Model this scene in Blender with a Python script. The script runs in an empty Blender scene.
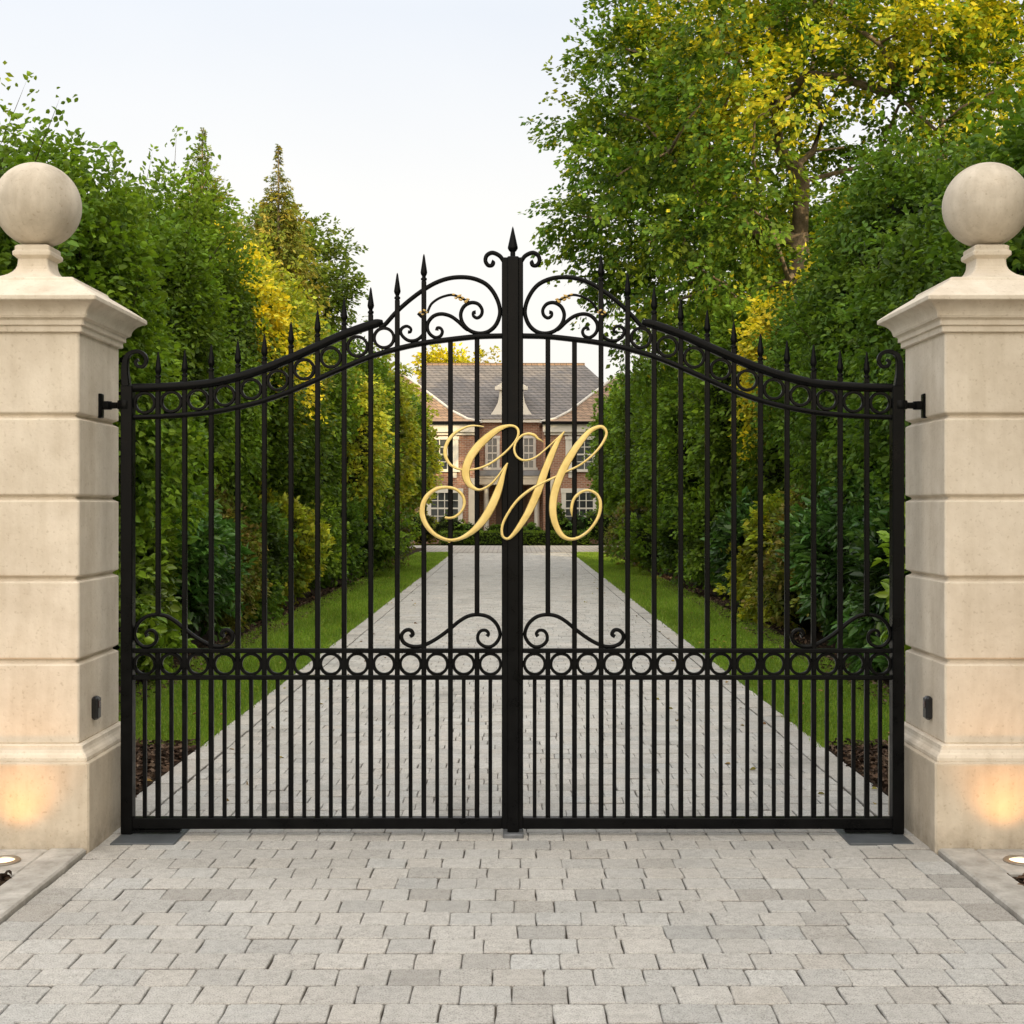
import bpy, math, random
import numpy as np
from mathutils import Vector

random.seed(7)
R = math.radians
scene = bpy.context.scene
C = scene.collection
F = 1280.0          # focal length in photo pixels
CAM_H = 1.6
HOR = 507.0

def W(x, y, d):
    """photo measurement at distance d -> (X, Z) in metres"""
    return ((x - 512.0) * d / F, CAM_H + (HOR - y) * d / F)

# ------------------------------------------------------------------ materials
def new_mat(name):
    m = bpy.data.materials.new(name)
    m.use_nodes = True
    nt = m.node_tree
    for n in list(nt.nodes):
        nt.nodes.remove(n)
    out = nt.nodes.new('ShaderNodeOutputMaterial')
    return m, nt, out

def nd(nt, t, **kw):
    n = nt.nodes.new(t)
    for k, v in kw.items():
        if k in n.inputs:
            n.inputs[k].default_value = v
        else:
            setattr(n, k, v)
    return n

def lk(nt, a, b):
    nt.links.new(a, b)

def ramp(nt, fac, stops):
    r = nt.nodes.new('ShaderNodeValToRGB')
    els = r.color_ramp.elements
    els[0].position, els[0].color = stops[0][0], (*stops[0][1], 1)
    els[1].position, els[1].color = stops[-1][0], (*stops[-1][1], 1)
    for p, c in stops[1:-1]:
        e = els.new(p)
        e.color = (*c, 1)
    lk(nt, fac, r.inputs['Fac'])
    return r.outputs['Color']

def mix(nt, kind, fac, a, b):
    m = nt.nodes.new('ShaderNodeMix')
    m.data_type = 'RGBA'
    m.blend_type = kind
    for s, v in ((m.inputs[0], fac), (m.inputs[6], a), (m.inputs[7], b)):
        if isinstance(v, (int, float)):
            s.default_value = v
        elif isinstance(v, tuple):
            s.default_value = (*v, 1)
        else:
            lk(nt, v, s)
    return m.outputs[2]

def noise(nt, co, scale, detail=4, rough=0.55, dist=0.0):
    n = nd(nt, 'ShaderNodeTexNoise', Scale=scale, Detail=detail, Roughness=rough, Distortion=dist)
    lk(nt, co, n.inputs['Vector'])
    return n.outputs['Fac']

def objco(nt, scale=None):
    t = nt.nodes.new('ShaderNodeTexCoord')
    if scale is None:
        return t.outputs['Object']
    m = nt.nodes.new('ShaderNodeMapping')
    m.inputs['Scale'].default_value = scale
    lk(nt, t.outputs['Object'], m.inputs['Vector'])
    return m.outputs['Vector']

def principled(nt, out, color, rough=0.6, metal=0.0, spec=0.5, normal=None):
    p = nt.nodes.new('ShaderNodeBsdfPrincipled')
    if isinstance(color, tuple):
        p.inputs['Base Color'].default_value = (*color, 1)
    else:
        lk(nt, color, p.inputs['Base Color'])
    if isinstance(rough, (int, float)):
        p.inputs['Roughness'].default_value = rough
    else:
        lk(nt, rough, p.inputs['Roughness'])
    p.inputs['Metallic'].default_value = metal
    p.inputs['Specular IOR Level'].default_value = spec
    if normal is not None:
        lk(nt, normal, p.inputs['Normal'])
    lk(nt, p.outputs[0], out.inputs['Surface'])
    return p

def bump(nt, h, strength=0.3, dist=0.01):
    b = nd(nt, 'ShaderNodeBump', Strength=strength, Distance=dist)
    lk(nt, h, b.inputs['Height'])
    return b.outputs['Normal']

def mat_stone(name, base, dark, stain):
    m, nt, out = new_mat(name)
    co = objco(nt)
    big = noise(nt, co, 2.3, 6, 0.6, 0.6)
    fine = noise(nt, co, 60, 3)
    mid = noise(nt, co, 11, 5, 0.65)
    streak = noise(nt, objco(nt, (9, 9, 1.1)), 1.6, 5, 0.6)
    c = ramp(nt, big, [(0.3, dark), (0.55, base), (0.75, tuple(min(1, v * 1.08) for v in base))])
    c = mix(nt, 'MULTIPLY', 0.45, c, ramp(nt, mid, [(0.3, (0.82, 0.79, 0.75)), (0.62, (1, 1, 1))]))
    c = mix(nt, 'MULTIPLY', 0.5, c, ramp(nt, streak, [(0.34, stain), (0.56, (1, 1, 1))]))
    pits = ramp(nt, fine, [(0.28, (0.72, 0.68, 0.62)), (0.4, (1, 1, 1))])
    c = mix(nt, 'MULTIPLY', 0.6, c, pits)
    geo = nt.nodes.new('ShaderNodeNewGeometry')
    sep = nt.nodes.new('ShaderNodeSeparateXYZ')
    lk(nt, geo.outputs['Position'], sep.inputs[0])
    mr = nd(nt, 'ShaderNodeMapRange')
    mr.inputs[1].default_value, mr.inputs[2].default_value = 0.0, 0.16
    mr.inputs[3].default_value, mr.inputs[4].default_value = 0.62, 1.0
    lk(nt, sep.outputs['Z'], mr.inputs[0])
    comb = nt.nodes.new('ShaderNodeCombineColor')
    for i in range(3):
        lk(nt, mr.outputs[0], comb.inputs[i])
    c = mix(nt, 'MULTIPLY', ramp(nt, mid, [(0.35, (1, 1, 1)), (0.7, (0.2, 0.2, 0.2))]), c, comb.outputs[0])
    add = nd(nt, 'ShaderNodeMath', operation='ADD')
    lk(nt, fine, add.inputs[0]); lk(nt, mid, add.inputs[1])
    principled(nt, out, c, 0.85, 0, 0.25, bump(nt, add.outputs[0], 0.35, 0.004))
    return m

def mat_metal_black():
    m, nt, out = new_mat('black_iron')
    co = objco(nt)
    n1 = noise(nt, co, 9, 4)
    n2 = noise(nt, co, 120, 2)
    c = ramp(nt, n1, [(0.3, (0.0018, 0.002, 0.0023)), (0.7, (0.004, 0.0043, 0.0048))])
    r = ramp(nt, n1, [(0.3, (0.22,) * 3), (0.7, (0.42,) * 3)])
    principled(nt, out, c, r, 0.0, 0.095, bump(nt, n2, 0.12, 0.002))
    return m

def mat_gold():
    m, nt, out = new_mat('satin_gold')
    co = objco(nt)
    n1 = noise(nt, co, 14, 4)
    c = ramp(nt, n1, [(0.3, (0.56, 0.43, 0.155)), (0.7, (0.69, 0.55, 0.24))])
    principled(nt, out, c, 0.33, 0.78, 0.4, bump(nt, noise(nt, co, 40, 3), 0.10, 0.003))
    return m

def mat_plain(name, color, rough=0.6, var=0.15, scale=8.0, metal=0.0, bmp=0.15):
    m, nt, out = new_mat(name)
    co = objco(nt)
    n = noise(nt, co, scale, 5, 0.6)
    lo = tuple(v * (1 - var) for v in color)
    hi = tuple(min(1, v * (1 + var)) for v in color)
    c = ramp(nt, n, [(0.3, lo), (0.7, hi)])
    principled(nt, out, c, rough, metal, 0.4, bump(nt, noise(nt, co, scale * 6, 3), bmp, 0.006))
    return m

def mat_pavers():
    m, nt, out = new_mat('granite_pavers')
    co = objco(nt)
    at = nd(nt, 'ShaderNodeAttribute', attribute_name='Col')
    n1 = noise(nt, co, 0.8, 7, 0.68, 0.5)
    n2 = noise(nt, co, 26, 5, 0.7)
    n3 = noise(nt, co, 190, 2, 0.6)
    c = mix(nt, 'MULTIPLY', 0.8, at.outputs['Color'], ramp(nt, n1, [(0.28, (0.72, 0.705, 0.68)), (0.46, (0.97, 0.965, 0.955)), (0.7, (1.07, 1.06, 1.045))]))
    c = mix(nt, 'MULTIPLY', 0.75, c, ramp(nt, n2, [(0.3, (0.72, 0.71, 0.70)), (0.55, (1, 1, 1)), (0.75, (1.08, 1.07, 1.05))]))
    c = mix(nt, 'MULTIPLY', 0.7, c, ramp(nt, n3, [(0.33, (0.42, 0.41, 0.40)), (0.48, (1, 1, 1)), (0.7, (1.22, 1.22, 1.21))]))
    add = nd(nt, 'ShaderNodeMath', operation='ADD')
    lk(nt, n2, add.inputs[0]); lk(nt, n3, add.inputs[1])
    principled(nt, out, c, 0.82, 0, 0.22, bump(nt, add.outputs[0], 0.85, 0.005))
    return m

def mat_leaf(name, tint=(1, 1, 1), trans=0.35, rough=0.45, spec=0.35):
    m, nt, out = new_mat(name)
    at = nd(nt, 'ShaderNodeAttribute', attribute_name='Col')
    c = mix(nt, 'MULTIPLY', 1.0, at.outputs['Color'], tint)
    p = nt.nodes.new('ShaderNodeBsdfPrincipled')
    lk(nt, c, p.inputs['Base Color'])
    p.inputs['Roughness'].default_value = rough
    p.inputs['Specular IOR Level'].default_value = spec
    t = nt.nodes.new('ShaderNodeBsdfTranslucent')
    ct = mix(nt, 'MULTIPLY', 1.0, c, (1.35, 1.25, 0.55))
    lk(nt, ct, t.inputs['Color'])
    ms = nt.nodes.new('ShaderNodeMixShader')
    ms.inputs[0].default_value = trans
    lk(nt, p.outputs[0], ms.inputs[1]); lk(nt, t.outputs[0], ms.inputs[2])
    lk(nt, ms.outputs[0], out.inputs['Surface'])
    return m

def mat_brickish(name, c1, c2, mortar, bw, rh, msize=0.012, rough=0.8, weather=0.5, axis='XZ'):
    m, nt, out = new_mat(name)
    t = nt.nodes.new('ShaderNodeTexCoord')
    sp = nt.nodes.new('ShaderNodeSeparateXYZ')
    lk(nt, t.outputs['Object'], sp.inputs[0])
    cb = nt.nodes.new('ShaderNodeCombineXYZ')
    ad = nd(nt, 'ShaderNodeMath', operation='ADD')
    lk(nt, sp.outputs['X'], ad.inputs[0])
    if axis == 'XZ':
        lk(nt, sp.outputs['Y'], ad.inputs[1])
        lk(nt, sp.outputs['Z'], cb.inputs[1])
    else:
        ad.inputs[1].default_value = 0
        lk(nt, sp.outputs['Y'], cb.inputs[1])
    lk(nt, ad.outputs[0], cb.inputs[0])
    b = nd(nt, 'ShaderNodeTexBrick', Scale=1.0)
    b.inputs['Color1'].default_value = (*c1, 1)
    b.inputs['Color2'].default_value = (*c2, 1)
    b.inputs['Mortar'].default_value = (*mortar, 1)
    b.inputs['Mortar Size'].default_value = msize
    b.inputs['Brick Width'].default_value = bw
    b.inputs['Row Height'].default_value = rh
    b.inputs['Bias'].default_value = -0.1
    lk(nt, cb.outputs[0], b.inputs['Vector'])
    n = noise(nt, t.outputs['Object'], 1.3, 6, 0.65)
    n2 = noise(nt, t.outputs['Object'], 9, 4, 0.65)
    c = mix(nt, 'MULTIPLY', weather, b.outputs['Color'], ramp(nt, n, [(0.3, (0.65, 0.63, 0.6)), (0.7, (1.2, 1.18, 1.15))]))
    c = mix(nt, 'MULTIPLY', weather, c, ramp(nt, n2, [(0.3, (0.72, 0.72, 0.72)), (0.7, (1.15, 1.15, 1.15))]))
    principled(nt, out, c, rough, 0, 0.25, bump(nt, b.outputs['Fac'], -0.4, 0.01))
    return m

def mat_glass():
    m, nt, out = new_mat('window_glass')
    co = objco(nt)
    n = noise(nt, co, 0.8, 3)
    c = ramp(nt, n, [(0.35, (0.03, 0.034, 0.036)), (0.7, (0.11, 0.115, 0.115))])
    principled(nt, out, c, 0.06, 0, 0.6)
    return m

def mat_emit(name, color, strength):
    m, nt, out = new_mat(name)
    e = nd(nt, 'ShaderNodeEmission', Strength=strength)
    e.inputs['Color'].default_value = (*color, 1)
    lk(nt, e.outputs[0], out.inputs['Surface'])
    return m

def mat_ground(name, a, b, scale, det=6):
    m, nt, out = new_mat(name)
    co = objco(nt)
    n = noise(nt, co, scale, det, 0.7)
    n2 = noise(nt, co, scale * 14, 4, 0.7)
    c = ramp(nt, n, [(0.3, a), (0.7, b)])
    c = mix(nt, 'MULTIPLY', 0.7, c, ramp(nt, n2, [(0.3, (0.6, 0.6, 0.6)), (0.7, (1.2, 1.2, 1.2))]))
    principled(nt, out, c, 0.95, 0, 0.1, bump(nt, n2, 0.6, 0.02))
    return m

M = {}
M['stone'] = mat_stone('limestone', (0.735, 0.66, 0.555), (0.635, 0.56, 0.46), (0.84, 0.82, 0.78))
M['plinth'] = mat_stone('plinth_limestone', (0.60, 0.53, 0.43), (0.50, 0.435, 0.345), (0.80, 0.77, 0.73))
M['ball'] = mat_stone('weathered_limestone', (0.67, 0.60, 0.505), (0.50, 0.445, 0.37), (0.72, 0.70, 0.66))
M['iron'] = mat_metal_black()
M['gold'] = mat_gold()
M['bronze'] = mat_plain('bronzed_gold', (0.42, 0.29, 0.10), 0.4, 0.3, 30, 0.6)
M['pavers'] = mat_pavers()
M['sand'] = mat_ground('joint_sand', (0.055, 0.045, 0.033), (0.13, 0.11, 0.085), 5)
M['kerb'] = mat_stone('granite_kerb', (0.60, 0.575, 0.535), (0.47, 0.45, 0.415), (0.8, 0.8, 0.78))
M['slate'] = mat_plain('slate_cover', (0.085, 0.095, 0.105), 0.45, 0.25, 5)
M['grey_block'] = mat_plain('galvanised_block', (0.16, 0.17, 0.185), 0.5, 0.3, 14, 0.2)
M['plastic'] = mat_plain('black_plastic', (0.012, 0.012, 0.013), 0.3, 0.2, 20)
M['sensor'] = mat_plain('sensor_window', (0.03, 0.006, 0.006), 0.1, 0.2, 20)
M['steel'] = mat_plain('brushed_steel', (0.34, 0.31, 0.27), 0.38, 0.15, 30, 0.9)
M['lamp'] = mat_emit('lamp_glow', (1.0, 0.80, 0.50), 2.6)
M['soil'] = mat_ground('soil', (0.022, 0.015, 0.010), (0.060, 0.040, 0.026), 6)
M['meadow'] = mat_ground('meadow', (0.035, 0.055, 0.015), (0.065, 0.09, 0.022), 0.6)
M['lawn'] = mat_ground('lawn', (0.09, 0.165, 0.02), (0.13, 0.22, 0.03), 0.9)
M['bark'] = mat_ground('bark', (0.12, 0.095, 0.07), (0.28, 0.22, 0.155), 3)
M['core'] = mat_ground('shade_core', (0.006, 0.010, 0.003), (0.014, 0.020, 0.006), 5)  # near-black solid standing in for the shade between leaves
M['leaf'] = mat_leaf('hedge_leaf', trans=0.36, rough=0.5, spec=0.22)
M['leaf_gloss'] = mat_leaf('laurel_leaf', trans=0.24, rough=0.33, spec=0.4)
M['leaf_soft'] = mat_leaf('tree_leaf', trans=0.45, rough=0.55, spec=0.2)
M['grass'] = mat_leaf('grass_blade', trans=0.35, rough=0.5, spec=0.25)
M['chips'] = mat_leaf('bark_chip', trans=0.0, rough=0.9, spec=0.1)
M['brick'] = mat_brickish('red_brick', (0.36, 0.17, 0.105), (0.25, 0.115, 0.075), (0.42, 0.34, 0.27), 0.23, 0.078, 0.010)
M['roof'] = mat_brickish('roof_tiles', (0.215, 0.195, 0.185), (0.155, 0.148, 0.15), (0.05, 0.045, 0.04), 0.30, 0.15, 0.016, 0.75, 0.6)
M['roof_tan'] = mat_brickish('clay_roof_tiles', (0.34, 0.23, 0.155), (0.26, 0.175, 0.125), (0.10, 0.08, 0.06), 0.30, 0.15, 0.016, 0.75, 0.6)
M['cream'] = mat_plain('cream_render', (0.66, 0.58, 0.46), 0.8, 0.1, 2)
M['white'] = mat_plain('white_paint', (0.64, 0.60, 0.53), 0.5, 0.05, 6)
M['lead'] = mat_plain('lead_sheet', (0.24, 0.24, 0.25), 0.6, 0.15, 4)
M['door'] = mat_plain('brown_door', (0.10, 0.052, 0.03), 0.5, 0.2, 4)
M['glass'] = mat_glass()
M['forecourt'] = mat_brickish('forecourt_paving', (0.50, 0.47, 0.43), (0.42, 0.40, 0.37), (0.2, 0.18, 0.16), 0.35, 0.31, 0.02, 0.85, 0.5, 'XY')

# ------------------------------------------------------------------ object helpers
def empty(name, label, cat, loc=(0, 0, 0), rotz=0.0, group=None):
    o = bpy.data.objects.new(name, None)
    o.empty_display_size = 0.2
    C.objects.link(o)
    o.location = loc
    o.rotation_euler = (0, 0, rotz)
    tag(o, label, cat, group)
    return o

def tag(o, label=None, cat=None, group=None, kind=None):
    if label: o['label'] = label
    if cat: o['category'] = cat
    if group: o['group'] = group
    if kind: o['kind'] = kind
    return o

class MB:
    def __init__(s):
        s.v, s.f, s.n = [], [], 0
    def add(s, v, f):
        s.v.append(np.asarray(v, dtype=np.float64).reshape(-1, 3))
        b = s.n
        s.f.extend([tuple(i + b for i in q) for q in f])
        s.n += len(s.v[-1])
        return s
    def box(s, x0, x1, y0, y1, z0, z1, ch=0.0):
        if ch <= 0:
            v = [(x, y, z) for z in (z0, z1) for x, y in ((x0, y0), (x1, y0), (x1, y1), (x0, y1))]
            f = [(3, 2, 1, 0), (4, 5, 6, 7), (0, 1, 5, 4), (1, 2, 6, 5), (2, 3, 7, 6), (3, 0, 4, 7)]
            return s.add(v, f)
        c = ch
        def loop(i, z):
            a0, a1, b0, b1 = x0 + i, x1 - i, y0 + i, y1 - i
            return [(a0 + c, b0, z), (a1 - c, b0, z), (a1, b0 + c, z), (a1, b1 - c, z), (a1 - c, b1, z), (a0 + c, b1, z), (a0, b1 - c, z), (a0, b0 + c, z)]
        v = loop(c, z0) + loop(0, z0 + c) + loop(0, z1 - c) + loop(c, z1)
        f = [tuple(range(7, -1, -1)), tuple(range(24, 32))]
        for k in range(3):
            for i in range(8):
                j = (i + 1) % 8
                f.append((k * 8 + i, k * 8 + j, k * 8 + 8 + j, k * 8 + 8 + i))
        return s.add(v, f)
    def square_lathe(s, cx, cy, prof, ch=0.006):
        """stack of square loops (half width, z)"""
        v = []
        for h, z in prof:
            c = min(ch, h * 0.4)
            v += [(cx - h + c, cy - h, z), (cx + h - c, cy - h, z), (cx + h, cy - h + c, z), (cx + h, cy + h - c, z),
                  (cx + h - c, cy + h, z), (cx - h + c, cy + h, z), (cx - h, cy + h - c, z), (cx - h, cy - h + c, z)]
        n = len(prof)
        f = [tuple(range(7, -1, -1)), tuple(range((n - 1) * 8, n * 8))]
        for k in range(n - 1):
            for i in range(8):
                j = (i + 1) % 8
                f.append((k * 8 + i, k * 8 + j, k * 8 + 8 + j, k * 8 + 8 + i))
        return s.add(v, f)
    def lathe(s, cx, cy, prof, seg=12, flat=1.0):
        v = []
        for r, z in prof:
            for i in range(seg):
                a = 2 * math.pi * i / seg
                v.append((cx + r * math.cos(a), cy + r * flat * math.sin(a), z))
        n = len(prof)
        f = [tuple(range(seg - 1, -1, -1)), tuple(range((n - 1) * seg, n * seg))]
        for k in range(n - 1):
            for i in range(seg):
                j = (i + 1) % seg
                f.append((k * seg + i, k * seg + j, (k + 1) * seg + j, (k + 1) * seg + i))
        return s.add(v, f)
    def sweep(s, pts, y, section, scales=None, closed=False):
        """planar sweep in the XZ plane at depth y; section = list of (in-plane, depth)"""
        P = np.asarray(pts, dtype=float)
        n = len(P)
        if closed:
            T = np.roll(P, -1, 0) - np.roll(P, 1, 0)
        else:
            T = np.gradient(P, axis=0)
        T /= np.maximum(np.linalg.norm(T, axis=1, keepdims=True), 1e-9)
        N = np.stack([-T[:, 1], T[:, 0]], 1)
        sc = np.ones(n) if scales is None else np.asarray(scales, dtype=float)
        k = len(section)
        v = np.zeros((n, k, 3))
        for i, (u, w) in enumerate(section):
            v[:, i, 0] = P[:, 0] + N[:, 0] * u * sc
            v[:, i, 2] = P[:, 1] + N[:, 1] * u * sc
            v[:, i, 1] = y + w * (sc if scales is not None else 1)
        f = []
        m = n if closed else n - 1
        for a in range(m):
            b = (a + 1) % n
            for i in range(k):
                j = (i + 1) % k
                f.append((a * k + i, a * k + j, b * k + j, b * k + i))
        if not closed:
            f.append(tuple(range(k - 1, -1, -1)))
            f.append(tuple(range((n - 1) * k, n * k)))
        return s.add(v, f)
    def tube3(s, pts, radii, seg=8):
        P = np.asarray(pts, dtype=float)
        n = len(P)
        T = np.gradient(P, axis=0)
        T /= np.maximum(np.linalg.norm(T, axis=1, keepdims=True), 1e-9)
        up = np.array([0.31, 0.17, 0.93]) if abs(T[0][2]) < 0.8 else np.array([0.95, 0.2, 0.1])
        v = []
        for i in range(n):
            a = np.cross(T[i], up); a /= np.linalg.norm(a)
            b = np.cross(T[i], a)
            for k in range(seg):
                t = 2 * math.pi * k / seg
                v.append(P[i] + radii[i] * (a * math.cos(t) + b * math.sin(t)))
        f = []
        for i in range(n - 1):
            for k in range(seg):
                j = (k + 1) % seg
                f.append((i * seg + k, i * seg + j, (i + 1) * seg + j, (i + 1) * seg + k))
        f.append(tuple(range(seg - 1, -1, -1)))
        f.append(tuple(range((n - 1) * seg, n * seg)))
        return s.add(v, f)
    def mesh(s, name, mat, smooth=False):
        me = bpy.data.meshes.new(name)
        me.from_pydata([tuple(p) for p in np.concatenate(s.v)], [], s.f)
        me.materials.append(mat)
        if smooth:
            me.shade_smooth() if smooth == 'all' else None
            if smooth != 'all':
                me.polygons.foreach_set('use_smooth', [True] * len(me.polygons))
                me.set_sharp_from_angle(angle=R(float(smooth)))
        me.update()
        return me
    def build(s, name, mat, parent=None, smooth=False):
        return obj(name, s.mesh(name, mat, smooth), parent)

def fix_normals(me):
    import bmesh
    b = bmesh.new(); b.from_mesh(me)
    bmesh.ops.recalc_face_normals(b, faces=b.faces)
    b.to_mesh(me); b.free()

def obj(name, me, parent=None):
    o = bpy.data.objects.new(name, me)
    C.objects.link(o)
    if parent is not None:
        o.parent = parent
    return o

def catmull(pts, per=6):
    P = np.asarray(pts, dtype=float)
    Q = np.vstack([2 * P[0] - P[1], P, 2 * P[-1] - P[-2]])
    out = []
    for i in range(1, len(Q) - 2):
        p0, p1, p2, p3 = Q[i - 1], Q[i], Q[i + 1], Q[i + 2]
        for k in range(per):
            t = k / per
            out.append(0.5 * (2 * p1 + (p2 - p0) * t + (2 * p0 - 5 * p1 + 4 * p2 - p3) * t * t + (3 * p1 - p0 - 3 * p2 + p3) * t ** 3))
    out.append(P[-1])
    return np.array(out)

# ------------------------------------------------------------------ leaves
def leaf_mesh(name, pos, axis, nrm, length, width, col, mat, fine=True):
    """pos/axis/nrm (N,3); one small folded blade per row, all in one foliage mesh"""
    N = len(pos)
    axis = axis / np.maximum(np.linalg.norm(axis, axis=1, keepdims=True), 1e-6)
    side = np.cross(axis, nrm)
    side /= np.maximum(np.linalg.norm(side, axis=1, keepdims=True), 1e-6)
    nn = np.cross(side, axis)
    L = length[:, None]; Wd = width[:, None] * 0.5
    if fine:
        V = np.empty((N, 6, 3))
        V[:, 0] = pos
        V[:, 1] = pos + axis * L * 0.30 + side * Wd + nn * Wd * 0.45
        V[:, 2] = pos + axis * L * 0.68 + side * Wd * 0.78 + nn * Wd * 0.30
        V[:, 3] = pos + axis * L - nn * Wd * 0.5
        V[:, 4] = pos + axis * L * 0.68 - side * Wd * 0.78 + nn * Wd * 0.30
        V[:, 5] = pos + axis * L * 0.30 - side * Wd + nn * Wd * 0.45
        k = 6
        base = np.arange(N)[:, None] * 6
        loops = np.concatenate([base + np.array([0, 3, 2, 1]), base + np.array([0, 5, 4, 3])], 1).reshape(-1)
        nf = 2 * N
    else:
        V = np.empty((N, 4, 3))
        V[:, 0] = pos
        V[:, 1] = pos + axis * L * 0.45 + side * Wd
        V[:, 2] = pos + axis * L
        V[:, 3] = pos + axis * L * 0.45 - side * Wd
        k = 4
        loops = np.arange(N * 4)
        nf = N
    me = bpy.data.meshes.new(name)
    me.vertices.add(N * k)
    me.vertices.foreach_set('co', V.reshape(-1).astype(np.float32))
    me.loops.add(nf * 4)
    me.loops.foreach_set('vertex_index', loops.astype(np.int32))
    me.polygons.add(nf)
    me.polygons.foreach_set('loop_start', (np.arange(nf) * 4).astype(np.int32))
    ca = me.color_attributes.new('Col', 'FLOAT_COLOR', 'POINT')
    cc = np.ones((N, k, 4), dtype=np.float32)
    cc[:, :, :3] = col[:, None, :]
    ca.data.foreach_set('color', cc.reshape(-1))
    me.materials.append(mat)
    me.update(calc_edges=True)
    me.validate()
    return me

def sprays(rng, org, dirs, n_leaf, slen, spread, L, Wd, pal, bright, droop=0.25, upn=0.6):
    """leaves set along short twigs; org/dirs (S,3)"""
    S = len(org)
    d = dirs / np.maximum(np.linalg.norm(dirs, axis=1, keepdims=True), 1e-6)
    ref = np.tile(np.array([[0, 0, 1.0]]), (S, 1)) + rng.normal(0, 0.35, (S, 3))
    w = np.cross(d, ref); w /= np.maximum(np.linalg.norm(w, axis=1, keepdims=True), 1e-6)
    u = np.cross(w, d)
    t = rng.random((S, n_leaf)) ** 0.8
    sd = np.where(rng.random((S, n_leaf)) < 0.5, -1.0, 1.0)
    ln = slen[:, None]
    off = sd * rng.random((S, n_leaf)) * spread * (1.15 - t * 0.8)
    pos = org[:, None, :] + d[:, None, :] * (t * ln)[..., None] + w[:, None, :] * (off * ln)[..., None]
    pos += u[:, None, :] * (rng.normal(0, 0.07, (S, n_leaf)) * ln)[..., None]
    pos[..., 2] -= droop * ln * t * t * 0.6
    ax = d[:, None, :] * 0.75 + w[:, None, :] * (sd * 0.75)[..., None] + rng.normal(0, 0.35, (S, n_leaf, 3))
    ax[..., 2] -= droop
    nr = u[:, None, :] * upn + d[:, None, :] * 0.35 + rng.normal(0, 0.38, (S, n_leaf, 3))
    pal = np.asarray(pal)
    ci = rng.integers(0, len(pal), (S, n_leaf))
    base = pal[rng.integers(0, len(pal), S)]
    col = 0.6 * base[:, None, :] + 0.4 * pal[ci]
    col = col * (bright[:, None] * (0.62 + 0.66 * t) * rng.uniform(0.75, 1.25, (S, n_leaf)))[..., None]  # leaf colour brightens towards the spray tip as if lit
    ll = L * rng.uniform(0.65, 1.25, (S, n_leaf)) * np.clip(slen / (3.0 * L), 0.35, 1.0)[:, None]
    wl = ll * (Wd / L) * rng.uniform(0.8, 1.15, (S, n_leaf))
    return pos.reshape(-1, 3), ax.reshape(-1, 3), nr.reshape(-1, 3), ll.reshape(-1), wl.reshape(-1), col.reshape(-1, 3)

def cat(parts):
    return [np.concatenate([p[i] for p in parts]) for i in range(6)]

def lump(rng, k=10, amp=0.16):
    dirs = rng.normal(0, 1, (k, 3)); dirs /= np.linalg.norm(dirs, axis=1, keepdims=True)
    fr = rng.uniform(2.0, 6.0, k); ph = rng.uniform(0, 6.28, k)
    def f(n):
        return 1 + amp * sum(np.sin(n @ dirs[i] * fr[i] + ph[i]) for i in range(k)) / math.sqrt(k)
    return f

def superell(n, e):
    """project unit directions on a superellipsoid of exponent e"""
    m = (np.abs(n) ** e).sum(1) ** (-1.0 / e)
    return n * m[:, None]

def core_mesh(name, half, cz, e, f, scale=0.78, seg=18):  # dark inner solid that reads as shade inside the foliage
    V, Fc = [], []
    nr = 12
    for i in range(nr + 1):
        th = math.pi * i / nr
        for j in range(seg):
            ph = 2 * math.pi * j / seg
            V.append((math.sin(th) * math.cos(ph), math.sin(th) * math.sin(ph), math.cos(th)))
    V = np.array(V)
    P = superell(V, e) * f(V)[:, None] * np.array(half) * scale
    P[:, 2] += cz
    for i in range(nr):
        for j in range(seg):
            k = (j + 1) % seg
            Fc.append((i * seg + j, (i + 1) * seg + j, (i + 1) * seg + k, i * seg + k))
    mb = MB().add(P, Fc)
    return mb.mesh(name, M['core'])

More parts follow.
